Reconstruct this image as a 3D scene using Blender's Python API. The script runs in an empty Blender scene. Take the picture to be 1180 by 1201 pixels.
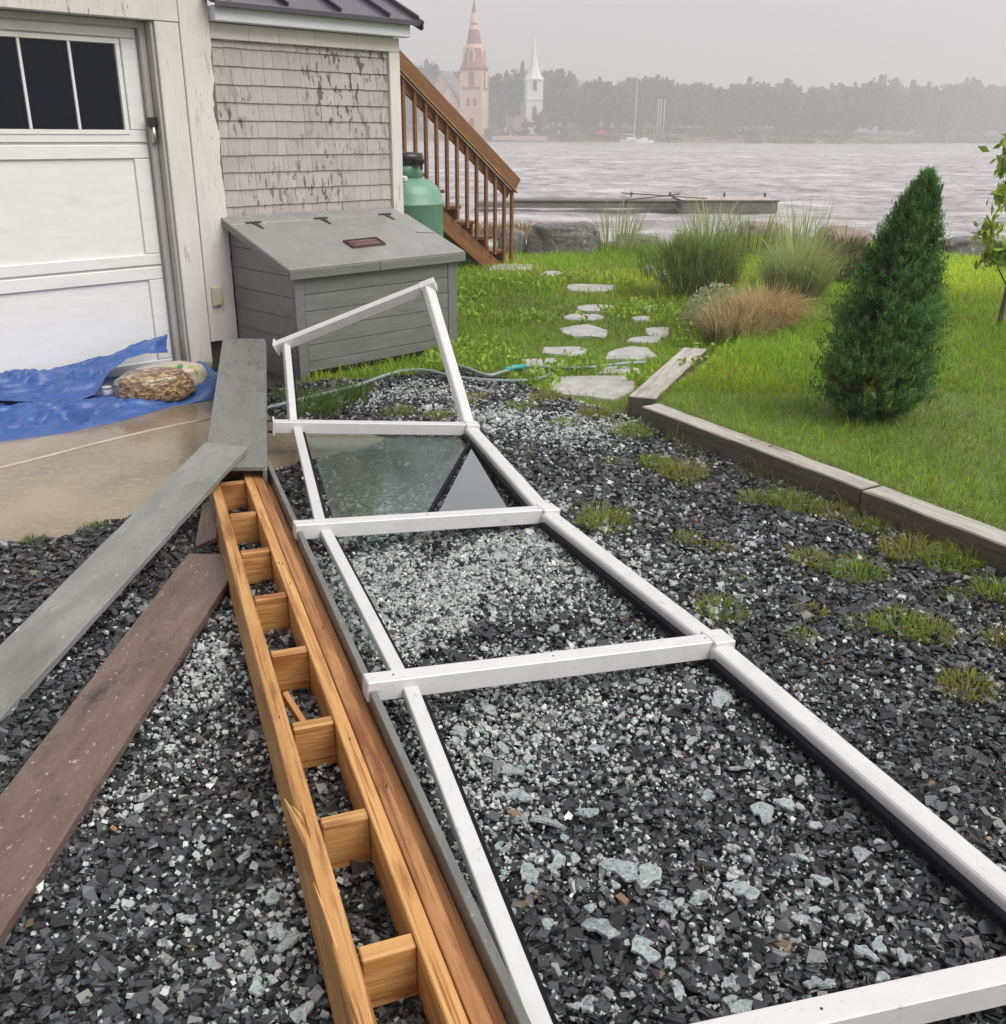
import bpy, bmesh, math, random
import numpy as np
from mathutils import Vector, Matrix, noise as mnoise

random.seed(7); rng = np.random.default_rng(11)
SC = bpy.context.scene
COL = SC.collection

# ---------------------------------------------------------------- camera
F, HY, CX, CY, CAMH = 1150.0, 155.0, 590.0, 600.5, 1.6     # pixels of the 1180 x 1201 photograph
ROLL = math.radians(0.4)
PITCH = math.atan((CY - HY) / F)
cd = bpy.data.cameras.new('camera'); cam = bpy.data.objects.new('camera', cd); COL.objects.link(cam)
cd.sensor_fit = 'VERTICAL'; cd.sensor_height = 24.0; cd.lens = F / 1201.0 * 24.0
cd.clip_start = 0.05; cd.clip_end = 5000
cam.matrix_world = Matrix.Translation((0, 0, CAMH)) @ Matrix.Rotation(math.pi/2 - PITCH, 4, 'X') @ Matrix.Rotation(ROLL, 4, 'Z')
SC.camera = cam

# ---------------------------------------------------------------- sky, sun, exposure
SUN_AZ, SUN_EL = math.radians(116), math.radians(51)       # azimuth clockwise from +Y
w = bpy.data.worlds.new('World'); SC.world = w; w.use_nodes = True
wt = w.node_tree; wt.nodes.clear()
sky = wt.nodes.new('ShaderNodeTexSky'); sky.sky_type = 'NISHITA'; sky.sun_disc = False
sky.sun_elevation = SUN_EL; sky.sun_rotation = SUN_AZ; sky.air_density = 1.0; sky.dust_density = 3.0
hs = wt.nodes.new('ShaderNodeHueSaturation'); hs.inputs['Saturation'].default_value = 0.10
mx = wt.nodes.new('ShaderNodeMix'); mx.data_type = 'RGBA'; mx.inputs['Factor'].default_value = 0.72
mx.inputs[7].default_value = (7.34, 7.14, 7.34, 1)           # the even layer of overcast cloud
bg = wt.nodes.new('ShaderNodeBackground'); bg.inputs['Strength'].default_value = 0.0505
wo = wt.nodes.new('ShaderNodeOutputWorld')
wt.links.new(sky.outputs[0], hs.inputs['Color']); wt.links.new(hs.outputs[0], mx.inputs[6])
wt.links.new(mx.outputs[2], bg.inputs['Color']); wt.links.new(bg.outputs[0], wo.inputs['Surface'])
sd = bpy.data.lights.new('sun', 'SUN'); sd.energy = 1.5; sd.angle = math.radians(45); sd.color = (1, 0.97, 0.93)
sun = bpy.data.objects.new('sun', sd); COL.objects.link(sun)
sdir = Vector((math.sin(SUN_AZ)*math.cos(SUN_EL), math.cos(SUN_AZ)*math.cos(SUN_EL), math.sin(SUN_EL)))
sun.rotation_euler = sdir.to_track_quat('Z', 'Y').to_euler(); sun.location = (3, -3, 12)
SC.view_settings.view_transform = 'Standard'; SC.view_settings.look = 'None'
SC.view_settings.exposure = 1.07; SC.view_settings.gamma = 1.0; SC.view_settings.use_curve_mapping = False
SC.render.engine = 'CYCLES'
SC.cycles.use_denoising = True
SC.cycles.use_adaptive_sampling = True; SC.cycles.adaptive_threshold = 0.02
SC.cycles.max_bounces = 7; SC.cycles.diffuse_bounces = 3; SC.cycles.glossy_bounces = 3
SC.cycles.transmission_bounces = 5; SC.cycles.volume_bounces = 1; SC.cycles.transparent_max_bounces = 10
SC.cycles.caustics_reflective = False; SC.cycles.caustics_refractive = False

# ---------------------------------------------------------------- pixel to ground helpers
def ray(px, py):
    u = (px - CX) / F; v = (CY - py) / F
    c, s = math.cos(ROLL), math.sin(ROLL)
    u, v = u*c - v*s, u*s + v*c
    return np.array([u, v*math.sin(PITCH) + math.cos(PITCH), v*math.cos(PITCH) - math.sin(PITCH)])
def gp(px, py, z=0.0):
    d = ray(px, py); t = (z - CAMH) / d[2]
    return Vector(d*t + np.array([0, 0, CAMH]))
def at(px, py, Y):
    d = ray(px, py); return Vector(d*(Y/d[1]) + np.array([0, 0, CAMH]))
def pixv(P):
    P = np.asarray(P, float) - np.array([0, 0, CAMH])
    cp, sp = math.cos(PITCH), math.sin(PITCH)
    zc = P[:, 1]*cp - P[:, 2]*sp; up = P[:, 1]*sp + P[:, 2]*cp
    zc = np.where(zc < 0.05, 0.05, zc)
    u = P[:, 0]/zc; v = up/zc; c, s = math.cos(ROLL), math.sin(ROLL)
    u, v = u*c + v*s, -u*s + v*c
    return CX + F*u, CY - F*v
B0 = gp(353, 447)                                            # foot of the storage box's near corner
HB = Matrix.Translation(B0) @ Matrix.Rotation(math.pi/4, 4, 'Z')   # house frame: x along the wall, y into it
UD = Vector((math.sqrt(.5), math.sqrt(.5), 0)); ND = Vector((math.sqrt(.5), -math.sqrt(.5), 0))
def hw(px, py, v):                                           # pixel -> house frame, on the plane y = v
    P0 = B0 - ND*v; d = Vector(ray(px, py)); C = Vector((0, 0, CAMH))
    t = (P0 - C).dot(ND) / d.dot(ND)
    return HB.inverted() @ (C + d*t)
def pip(x, y, poly):
    ins = np.zeros(len(x), bool); n = len(poly)
    for i in range(n):
        x1, y1 = poly[i][0], poly[i][1]; x2, y2 = poly[(i+1) % n][0], poly[(i+1) % n][1]
        c = ((y1 > y) != (y2 > y)) & (x < (x2-x1)*(y-y1)/((y2-y1) if y2 != y1 else 1e-9) + x1)
        ins ^= c
    return ins
def sst(a, b, x): t = np.clip((x-a)/(b-a), 0, 1); return t*t*(3-2*t)
def vnoise(x, y, s, seed=0):                                  # cheap smooth noise, about -1..1
    r = np.random.default_rng(seed); o = 0
    for k in range(5):
        a = r.uniform(0, 6.28); f = s*(0.7+0.5*k)
        o = o + np.sin((x*math.cos(a)+y*math.sin(a))*f + r.uniform(0, 6.28) + 1.3*np.sin((x*math.sin(a)-y*math.cos(a))*f*.8))/(1+.5*k)
    return o/2.2

# ---------------------------------------------------------------- materials
def nd(nt, typ, ins=None, **props):
    n = nt.nodes.new(typ)
    for k, v in props.items(): setattr(n, k, v)
    for k, v in (ins or {}).items():
        s = n.inputs[k]
        if isinstance(v, bpy.types.NodeSocket): nt.links.new(v, s)
        else: s.default_value = v
    return n
def c4(c): return (c[0], c[1], c[2], 1)
def mixc(nt, f, a, b, mode='MIX'):
    n = nt.nodes.new('ShaderNodeMix'); n.data_type = 'RGBA'; n.blend_type = mode
    for s, v in ((n.inputs['Factor'], f), (n.inputs[6], a), (n.inputs[7], b)):
        if isinstance(v, bpy.types.NodeSocket): nt.links.new(v, s)
        else: s.default_value = c4(v) if isinstance(v, (tuple, list)) else v
    return n.outputs[2]
def math_(nt, op, a, b=0.0):
    n = nt.nodes.new('ShaderNodeMath'); n.operation = op
    for i, v in enumerate((a, b)):
        if isinstance(v, bpy.types.NodeSocket): nt.links.new(v, n.inputs[i])
        else: n.inputs[i].default_value = v
    return n.outputs[0]
def coords(nt, which, stretch):
    if which == 'Position': v = nd(nt, 'ShaderNodeNewGeometry').outputs['Position']
    else: v = nd(nt, 'ShaderNodeTexCoord').outputs[which]
    return nd(nt, 'ShaderNodeMapping', {'Vector': v, 'Scale': stretch}).outputs[0]
MATS = {}
def surf(name, c1, c2=None, rough=.6, coord='Object', stretch=(1, 1, 1), scale=6, detail=6, lo=.35, hi=.65,
         layers=(), bump=.15, bscale=None, bdist=.01, rand=0.0, metallic=0, spec=.5, rvar=0.0, attr=None, trans=0.0, coat=0.0):
    m = bpy.data.materials.new(name); m.use_nodes = True; nt = m.node_tree; b = nt.nodes['Principled BSDF']
    v = coords(nt, coord, stretch)
    if rand or coord == 'Object':
        oi = nd(nt, 'ShaderNodeObjectInfo')
        off = nd(nt, 'ShaderNodeVectorMath', {0: v, 1: math_(nt, 'MULTIPLY', oi.outputs['Random'], 37.0)}, operation='ADD').outputs[0] if coord == 'Object' else v
    else: off = v
    nz = nd(nt, 'ShaderNodeTexNoise', {'Vector': off, 'Scale': scale, 'Detail': detail, 'Roughness': .6})
    f = nd(nt, 'ShaderNodeMapRange', {'Value': nz.outputs[0], 'From Min': lo, 'From Max': hi}).outputs[0]
    col = mixc(nt, f, c1, c2 or c1)
    if attr:
        a = nd(nt, 'ShaderNodeAttribute', attribute_name=attr)
        col = mixc(nt, 1.0, col, a.outputs['Color'], 'MULTIPLY')
    rsock = None
    for L in layers:
        st, sc, l0, l1, lc = L[:5]
        vv = coords(nt, L[5] if len(L) > 5 else coord, st)
        if coord == 'Object' and not (len(L) > 5): vv = nd(nt, 'ShaderNodeVectorMath', {0: vv, 1: math_(nt, 'MULTIPLY', oi.outputs['Random'], 19.0)}, operation='ADD').outputs[0]
        n2 = nd(nt, 'ShaderNodeTexNoise', {'Vector': vv, 'Scale': sc, 'Detail': L[6] if len(L) > 6 else 5, 'Roughness': .6})
        k = nd(nt, 'ShaderNodeMapRange', {'Value': n2.outputs[0], 'From Min': l0, 'From Max': l1}).outputs[0]
        if len(L) > 7:                                        # second, broader noise that keeps the marks in patches
            n3 = nd(nt, 'ShaderNodeTexNoise', {'Vector': coords(nt, L[5], (1, 1, 1)), 'Scale': L[7], 'Detail': 3})
            k = math_(nt, 'MULTIPLY', k, nd(nt, 'ShaderNodeMapRange', {'Value': n3.outputs[0], 'From Min': .42, 'From Max': .6}).outputs[0])
        col = mixc(nt, k, col, lc)
    if rand:
        hv = nd(nt, 'ShaderNodeHueSaturation', {'Color': col, 'Value': nd(nt, 'ShaderNodeMapRange', {'Value': oi.outputs['Random'], 'To Min': 1-rand, 'To Max': 1+rand}).outputs[0]})
        col = hv.outputs[0]
    nt.links.new(col, b.inputs['Base Color'])
    if rvar:
        nt.links.new(nd(nt, 'ShaderNodeMapRange', {'Value': nz.outputs[0], 'From Min': .3, 'From Max': .7, 'To Min': rough-rvar, 'To Max': rough+rvar}).outputs[0], b.inputs['Roughness'])
    else: b.inputs['Roughness'].default_value = rough
    b.inputs['Metallic'].default_value = metallic
    b.inputs['Specular IOR Level'].default_value = spec
    b.inputs['Coat Weight'].default_value = coat; b.inputs['Coat Roughness'].default_value = .15
    if trans: b.inputs['Transmission Weight'].default_value = trans
    if bump:
        n4 = nd(nt, 'ShaderNodeTexNoise', {'Vector': off, 'Scale': bscale or scale*4, 'Detail': 6, 'Roughness': .65})
        bn = nd(nt, 'ShaderNodeBump', {'Height': n4.outputs[0], 'Strength': bump, 'Distance': bdist})
        nt.links.new(bn.outputs[0], b.inputs['Normal'])
    MATS[name] = m
    return m
LUM = (10, 10, 10)
# painted wood, old and wet
trim = surf('peeling cream paint', (.655, .625, .575), (.73, .70, .65), .55, 'Position', (3, 3, 1.0), 2.2, layers=[
    ((4, 4, 1.0), 5.0, .60, .74, (.55, .525, .47), 'Position', 6), ((7, 7, 1.8), 5.5, .665, .68, (.16, .12, .09), 'Position', 7, 1.1), ((9, 9, .8), 4.0, .62, .70, (.42, .40, .35), 'Position', 6)], bump=.35, bscale=14)
barewood = surf('bare brown wood', (.16, .09, .06), (.25, .15, .10), .7, 'Position', (4, 4, 1), 8, bump=.4)
trimw = surf('white fascia paint', (.66, .68, .72), (.72, .73, .76), .45, 'Position', (1, 1, 1), 3, bump=.05)
doorm = surf('white door paint', (.77, .765, .75), (.82, .815, .80), .42, 'Position', (1, 1, 5), 5, bump=.12, bscale=30, layers=[((1, 1, 3), 3.0, .58, .75, (.72, .70, .68), 'Position', 5)])
jambm = surf('grey jamb vinyl', (.42, .41, .36), (.48, .47, .42), .5, 'Position', (1, 1, 1), 4, bump=.05)
blackglass = surf('dark door glass', (.003, .004, .010), (.004, .006, .013), .08, bump=0, spec=.2)
shing = surf('weathered shingle paint', (.41, .375, .345), (.465, .43, .40), .7, 'Position', (9, 9, 1.5), 4, layers=[
    ((6.2, 6.2, 2.1), 4.2, .555, .572, (.125, .105, .095), 'Position', 3, 2.1)], bump=.5, bscale=12, rand=.07)
shingd = surf('shingle gap', (.07, .06, .05), None, .9, bump=0)
metalroof = surf('dark standing seam metal', (.06, .055, .075), (.08, .075, .095), .28, 'Position', bump=.03, metallic=.2, coat=.3)
foundation = surf('damp foundation', (.10, .085, .07), (.16, .14, .12), .8, 'Position', scale=5, bump=.5)
boxm = surf('grey box paint', (.15, .152, .148), (.19, .192, .187), .42, 'Object', (1.2, 8, 8), 3.0, rand=.06, bump=.3, bscale=9, layers=[((3, 40, 40), 2.0, .66, .72, (.10, .10, .10))])
lidm = surf('wet grey lid paint', (.24, .24, .232), (.285, .285, .275), .22, 'Object', (2, 2, 2), 2.5, bump=.05, rvar=.08, layers=[((8, 8, 8), 2.0, .68, .75, (.36, .36, .34))])
blackm = surf('black plastic', (.012, .012, .014), (.02, .02, .022), .35, bump=.05)
ironm = surf('black iron', (.03, .03, .032), (.05, .045, .04), .5, bump=.2, scale=20)
chrome = surf('dull zinc', (.45, .45, .44), (.55, .55, .54), .3, metallic=.9, bump=.03)
beigepl = surf('beige plastic', (.55, .50, .36), None, .4, bump=0)
signm = surf('brown plaque', (.05, .022, .018), (.09, .03, .022), .35, bump=.1)
signt = surf('plaque lettering', (.30, .22, .19), None, .5, bump=0)
signr = surf('plaque red lettering', (.30, .10, .07), None, .5, bump=0)
tankm = surf('green tank paint', (.15, .31, .225), (.18, .345, .255), .38, bump=.04, scale=3, layers=[((2, 2, 2), 3, .62, .75, (.22, .38, .29))])
stairm = surf('stained stair wood', (.17, .066, .026), (.27, .115, .042), .5, 'Object', (1.5, 14, 14), 3, rand=.15, bump=.3, bscale=10)
def lumberm(name, a, b2, dark):
    return surf(name, a, b2, .42, 'Object', (1.1, 16, 16), 2.6, detail=7, rand=.12, bump=.35, bscale=7, rvar=.12, layers=[
        ((1.3, 9, 9), 2.2, .57, .70, dark), ((9, 22, 22), 2.4, .725, .76, (.07, .025, .01)), ((1.2, 55, 55), 2.0, .53, .66, dark), ((.9, 5, 5), 1.4, .58, .70, dark)])
lum1 = lumberm('fresh wet lumber', (.49, .24, .072), (.63, .355, .135), (.29, .11, .027))
lum2 = lumberm('reddish wet lumber', (.37, .155, .055), (.52, .26, .10), (.22, .075, .022))
plankg = surf('wet grey plank paint', (.20, .205, .195), (.27, .272, .26), .24, 'Object', (2.0, 6, 6), 2.2, detail=8, bump=.12, bscale=12, rvar=.12, layers=[
    ((5, 9, 9), 6.0, .65, .68, (.42, .42, .40)), ((6, 9, 9), 5.0, .715, .74, (.05, .045, .04)), ((1.2, 2, 2), 1.6, .56, .72, (.175, .18, .15))])
plankb = surf('wet brown plank', (.125, .082, .067), (.185, .128, .105), .28, 'Object', (1.6, 8, 8), 2.4, detail=8, bump=.3, bscale=10, rvar=.12, layers=[
    ((7, 9, 9), 7.0, .64, .67, (.42, .36, .31)), ((1.3, 3, 3), 2.0, .60, .72, (.045, .032, .03)), ((3, 9, 9), 3.5, .66, .74, (.20, .14, .115))])
beamg = surf('grey beam boards', (.15, .155, .142), (.20, .205, .19), .3, 'Object', (2.0, 7, 7), 2.4, bump=.2, bscale=12, rvar=.1, layers=[((8, 14, 14), 3.6, .645, .69, (.42, .42, .39)), ((1.5, 3, 3), 2.0, .58, .72, (.13, .14, .105))])
white = surf('white aluminium', (.62, .618, .615), (.67, .667, .665), .32, 'Object', (4, 4, 4), 3, bump=.03, layers=[((6, 14, 14), 4, .62, .72, (.47, .455, .43)), ((14, 30, 30), 5, .735, .77, (.16, .15, .14))])
rubber = surf('black gasket', (.005, .005, .007), (.008, .008, .011), .6, bump=.05, spec=.15)
tarpm = surf('blue tarpaulin', (.032, .085, .27), (.048, .12, .35), .38, 'Position', (1, 1, 1), 6, bump=.35, bscale=9, bdist=.02, layers=[((1, 1, 1), 8, .60, .78, (.09, .17, .42), 'Position')])
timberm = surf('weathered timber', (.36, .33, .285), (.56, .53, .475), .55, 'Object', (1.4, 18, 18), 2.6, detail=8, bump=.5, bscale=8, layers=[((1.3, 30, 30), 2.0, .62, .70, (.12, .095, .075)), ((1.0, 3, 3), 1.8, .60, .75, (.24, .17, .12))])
def shadesides(m, dark):
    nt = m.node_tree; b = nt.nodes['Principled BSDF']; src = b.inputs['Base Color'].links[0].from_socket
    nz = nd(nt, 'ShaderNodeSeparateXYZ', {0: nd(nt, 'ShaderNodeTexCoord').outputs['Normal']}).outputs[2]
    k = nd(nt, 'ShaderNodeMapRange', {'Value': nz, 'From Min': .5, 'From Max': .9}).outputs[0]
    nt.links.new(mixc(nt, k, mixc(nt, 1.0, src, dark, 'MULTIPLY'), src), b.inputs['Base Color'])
shadesides(timberm, (.22, .20, .175))                           # shade and damp painted into the side colour, upper face left pale
stonem = surf('pale flagstone', (.36, .35, .335), (.52, .505, .48), .5, 'Position', scale=7, bump=.5, layers=[((1, 1, 1), 18, .60, .72, (.24, .24, .21), 'Position')])
rockm = surf('grey boulder', (.115, .11, .105), (.215, .208, .20), .65, 'Position', scale=3, bump=1.0, bscale=9, bdist=.05, layers=[((1, 1, 1), 22, .58, .66, (.36, .35, .33), 'Position'), ((1, 1, 1), 5, .58, .70, (.12, .115, .105), 'Position')])
rocktan = surf('tan boulder', (.27, .20, .17), (.36, .28, .24), .65, 'Position', scale=4, bump=1.0, bscale=9, bdist=.05)
hosem = surf('grey green hose', (.23, .29, .28), (.30, .36, .35), .35, bump=.05)
tealm = surf('teal hose joint', (.05, .36, .36), None, .35, bump=0)
cordm = surf('dirty white cord', (.50, .45, .40), (.42, .36, .30), .6, bump=.1)
barkm = surf('bark', (.07, .05, .04), (.12, .09, .07), .8, 'Position', (8, 8, 2), 8, bump=.6)
bagw = surf('plain sack', (.46, .40, .31), (.56, .50, .40), .35, 'Position', scale=9, bump=.4, bscale=14, layers=[((1, 1, 1), 7, .60, .64, (.30, .36, .07), 'Position', 2), ((1, 1, 1), 6.1, .655, .68, (.03, .20, .11), 'Position', 2)])
dockm = surf('wet dock timber', (.11, .105, .09), (.17, .165, .14), .55, 'Position', (1, 3, 6), 3, bump=.4)
cream = surf('cream clapboard', (.66, .43, .28), (.74, .50, .34), .7, 'Position', (1, 1, 1), .6, bump=0)
redtr = surf('red brown shingle', (.20, .04, .03), (.27, .06, .045), .7, 'Position', (1, 1, 1), .8, bump=0)
slate = surf('grey roof', (.17, .16, .165), (.22, .21, .21), .7, 'Position', scale=.5, bump=0)
chwhite = surf('white clapboard', (.68, .675, .67), (.74, .735, .73), .7, 'Position', scale=.5, bump=0)
darkwin = surf('far window glass', (.05, .045, .05), None, .3, bump=0)
redp = surf('red paint', (.5, .06, .04), None, .5, bump=0)
bluewhite = surf('pale blue clapboard', (.66, .72, .80), None, .7, bump=0)
seawallm = surf('pale sea wall', (.50, .44, .38), (.40, .36, .32), .8, 'Position', scale=.6, bump=0)
shorem = surf('far grass', (.11, .12, .055), (.17, .155, .08), .9, 'Position', scale=.25, bump=0)

def chipbag():
    m = bpy.data.materials.new('wood chip bag'); m.use_nodes = True; nt = m.node_tree; b = nt.nodes['Principled BSDF']
    v = coords(nt, 'Position', (1, 1, 2.2))
    vo = nd(nt, 'ShaderNodeTexVoronoi', {'Vector': v, 'Scale': 42.0, 'Randomness': 1.0})
    r = nd(nt, 'ShaderNodeValToRGB', {'Fac': nd(nt, 'ShaderNodeSeparateColor', {'Color': vo.outputs['Color']}).outputs[0]})
    e = r.color_ramp.elements; e[0].color = (.06, .035, .018, 1); e[1].color = (.52, .37, .20, 1)
    k = r.color_ramp.elements.new(.5); k.color = (.22, .13, .065, 1)
    nt.links.new(r.outputs[0], b.inputs['Base Color'])
    bn = nd(nt, 'ShaderNodeBump', {'Height': vo.outputs['Distance'], 'Strength': .6, 'Distance': .006}); nt.links.new(bn.outputs[0], b.inputs['Normal'])
    b.inputs['Roughness'].default_value = .35; b.inputs['Coat Weight'].default_value = .5; b.inputs['Coat Roughness'].default_value = .12
    return m
chipm = chipbag()

def attrmat(name, rough=.6, translucent=0.0, spec=.4, trans=0.0, bump=0, coat=0):
    m = bpy.data.materials.new(name); m.use_nodes = True; nt = m.node_tree; b = nt.nodes['Principled BSDF']
    a = nd(nt, 'ShaderNodeAttribute', attribute_name='Col')
    nt.links.new(a.outputs['Color'], b.inputs['Base Color'])
    b.inputs['Roughness'].default_value = rough; b.inputs['Specular IOR Level'].default_value = spec
    b.inputs['Transmission Weight'].default_value = trans; b.inputs['Coat Weight'].default_value = coat
    if bump:
        n4 = nd(nt, 'ShaderNodeTexNoise', {'Vector': coords(nt, 'Position', (1, 1, 1)), 'Scale': 160.0, 'Detail': 4})
        nt.links.new(nd(nt, 'ShaderNodeBump', {'Height': n4.outputs[0], 'Strength': bump, 'Distance': .003}).outputs[0], b.inputs['Normal'])
    if translucent:
        t = nd(nt, 'ShaderNodeBsdfTranslucent', {'Color': a.outputs['Color']})
        ms = nd(nt, 'ShaderNodeMixShader', {0: translucent}); nt.links.new(b.outputs[0], ms.inputs[1]); nt.links.new(t.outputs[0], ms.inputs[2])
        nt.links.new(ms.outputs[0], nt.nodes['Material Output'].inputs['Surface'])
    return m
chips_m = attrmat('slate chips', .26, 0, .55, 0, .25)
leaf_m = attrmat('leaves', .55, .35, .3)
blade_m = attrmat('grass blades', .55, .45, .15)
far_m = attrmat('far foliage', .9, .2, .1)
crumb_m = attrmat('crushed safety glass', .06, 0, .7, .5, .4)

def fragmat():
    m = bpy.data.materials.new('crazed safety glass'); m.use_nodes = True; nt = m.node_tree; b = nt.nodes['Principled BSDF']
    v = coords(nt, 'Position', (1, 1, 1))
    vo = nd(nt, 'ShaderNodeTexVoronoi', {'Vector': v, 'Scale': 115.0}, feature='DISTANCE_TO_EDGE')
    ed = nd(nt, 'ShaderNodeMapRange', {'Value': vo.outputs['Distance'], 'From Min': .0, 'From Max': .09}).outputs[0]
    vc = nd(nt, 'ShaderNodeTexVoronoi', {'Vector': v, 'Scale': 115.0}); sv = nd(nt, 'ShaderNodeSeparateColor', {'Color': vc.outputs['Color']}).outputs[0]
    nt.links.new(mixc(nt, ed, (.95, .97, .97), mixc(nt, sv, (.24, .34, .33), (.66, .77, .755))), b.inputs['Base Color'])
    nt.links.new(nd(nt, 'ShaderNodeBump', {'Height': ed, 'Strength': .6, 'Distance': .004}).outputs[0], b.inputs['Normal'])
    b.inputs['Roughness'].default_value = .08; b.inputs['Transmission Weight'].default_value = .38
    return m
frag_m = fragmat()
def panemat(name, mul, add):
    m = bpy.data.materials.new(name); m.use_nodes = True; nt = m.node_tree; nt.nodes.clear()
    nz = nd(nt, 'ShaderNodeTexNoise', {'Vector': coords(nt, 'Position', (1, 1, 1)), 'Scale': 90.0, 'Detail': 5})
    bp = nd(nt, 'ShaderNodeBump', {'Height': nz.outputs[0], 'Strength': .12, 'Distance': .004})
    g = nd(nt, 'ShaderNodeBsdfGlossy', {'Roughness': .07, 'Color': (.9, .97, .95, 1), 'Normal': bp.outputs[0]})
    t = nd(nt, 'ShaderNodeBsdfTransparent', {'Color': (.82, .88, .86, 1)})
    fr = nd(nt, 'ShaderNodeFresnel', {'IOR': 1.55, 'Normal': bp.outputs[0]})
    k = math_(nt, 'ADD', math_(nt, 'MULTIPLY', fr.outputs[0], mul), add)
    k = math_(nt, 'MINIMUM', k, 1.0)
    ms = nd(nt, 'ShaderNodeMixShader', {0: k, 1: t.outputs[0], 2: g.outputs[0]})
    o = nd(nt, 'ShaderNodeOutputMaterial', {'Surface': ms.outputs[0]})
    return m
pane_m = panemat('clear wet glass', .42, 0.0); pane2_m = panemat('raised reflection glass', 1.5, .22)  # second is a copy for the corner piece, its sky reflection turned up

def groundmat():
    m = bpy.data.materials.new('gravel and lawn soil'); m.use_nodes = True; nt = m.node_tree; b = nt.nodes['Principled BSDF']
    v = coords(nt, 'Position', (1, 1, 1))
    vo = nd(nt, 'ShaderNodeTexVoronoi', {'Vector': v, 'Scale': 55.0})
    s = nd(nt, 'ShaderNodeSeparateColor', {'Color': vo.outputs['Color']}).outputs[0]
    g = mixc(nt, math_(nt, 'POWER', s, 2.0), (.008, .0085, .009), (.05, .052, .056))
    n2 = nd(nt, 'ShaderNodeTexNoise', {'Vector': v, 'Scale': 2.2, 'Detail': 6})
    k2 = nd(nt, 'ShaderNodeMapRange', {'Value': n2.outputs[0], 'From Min': .5, 'From Max': .75}).outputs[0]
    g = mixc(nt, k2, g, (.028, .024, .02))
    n3 = nd(nt, 'ShaderNodeTexNoise', {'Vector': v, 'Scale': 5.0, 'Detail': 8})
    l = mixc(nt, n3.outputs[0], (.08, .12, .016), (.16, .22, .03))
    a = nd(nt, 'ShaderNodeAttribute', attribute_name='lawn')
    mk = nd(nt, 'ShaderNodeMapRange', {'Value': math_(nt, 'ADD', a.outputs['Fac'], math_(nt, 'MULTIPLY', math_(nt, 'SUBTRACT', n3.outputs[0], .5), .9)), 'From Min': .45, 'From Max': .6}).outputs[0]
    nt.links.new(mixc(nt, mk, g, l), b.inputs['Base Color'])
    b.inputs['Roughness'].default_value = .6
    h = math_(nt, 'ADD', vo.outputs['Distance'], math_(nt, 'MULTIPLY', n3.outputs[0], .4))
    nt.links.new(nd(nt, 'ShaderNodeBump', {'Height': h, 'Strength': .8, 'Distance': .015}).outputs[0], b.inputs['Normal'])
    return m
ground_m = groundmat()
def puddlemat():
    m = bpy.data.materials.new('muddy puddle'); m.use_nodes = True; nt = m.node_tree; b = nt.nodes['Principled BSDF']
    v = coords(nt, 'Position', (1, 1, 1))
    n1 = nd(nt, 'ShaderNodeTexNoise', {'Vector': v, 'Scale': 2.0, 'Detail': 7})
    c = mixc(nt, nd(nt, 'ShaderNodeMapRange', {'Value': n1.outputs[0], 'From Min': .35, 'From Max': .68}).outputs[0], (.21, .158, .10), (.32, .255, .17))
    n2 = nd(nt, 'ShaderNodeTexNoise', {'Vector': v, 'Scale': 26.0, 'Detail': 6})
    c = mixc(nt, nd(nt, 'ShaderNodeMapRange', {'Value': n2.outputs[0], 'From Min': .5, 'From Max': .8}).outputs[0], c, (.35, .28, .195))
    nt.links.new(c, b.inputs['Base Color'])
    n3 = nd(nt, 'ShaderNodeTexNoise', {'Vector': coords(nt, 'Position', (1, 1.6, 1)), 'Scale': 16.0, 'Detail': 4})
    nt.links.new(nd(nt, 'ShaderNodeBump', {'Height': n3.outputs[0], 'Strength': .22, 'Distance': .012}).outputs[0], b.inputs['Normal'])
    b.inputs['Roughness'].default_value = .10; b.inputs['Specular IOR Level'].default_value = .5
    return m
puddle_m = puddlemat()
def lakemat():
    m = bpy.data.materials.new('choppy grey water'); m.use_nodes = True; nt = m.node_tree; b = nt.nodes['Principled BSDF']
    v = coords(nt, 'Position', (.85, 1, 1))
    n1 = nd(nt, 'ShaderNodeTexNoise', {'Vector': v, 'Scale': .9, 'Detail': 8, 'Roughness': .68})
    n2 = nd(nt, 'ShaderNodeTexNoise', {'Vector': coords(nt, 'Position', (.42, 1, 1)), 'Scale': .28, 'Detail': 8, 'Roughness': .7})
    foam = nd(nt, 'ShaderNodeMapRange', {'Value': n2.outputs[0], 'From Min': .50, 'From Max': .68}).outputs[0]
    c = mixc(nt, nd(nt, 'ShaderNodeMapRange', {'Value': n1.outputs[0], 'From Min': .35, 'From Max': .65}).outputs[0], (.20, .185, .185), (.60, .57, .57))
    c = mixc(nt, math_(nt, 'MULTIPLY', foam, .85), c, (.84, .82, .82))
    nt.links.new(c, b.inputs['Base Color'])
    nt.links.new(nd(nt, 'ShaderNodeBump', {'Height': n1.outputs[0], 'Strength': 1.0, 'Distance': .35}).outputs[0], b.inputs['Normal'])
    b.inputs['Roughness'].default_value = .24; b.inputs['IOR'].default_value = 1.33
    return m
lake_m = lakemat()

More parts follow.
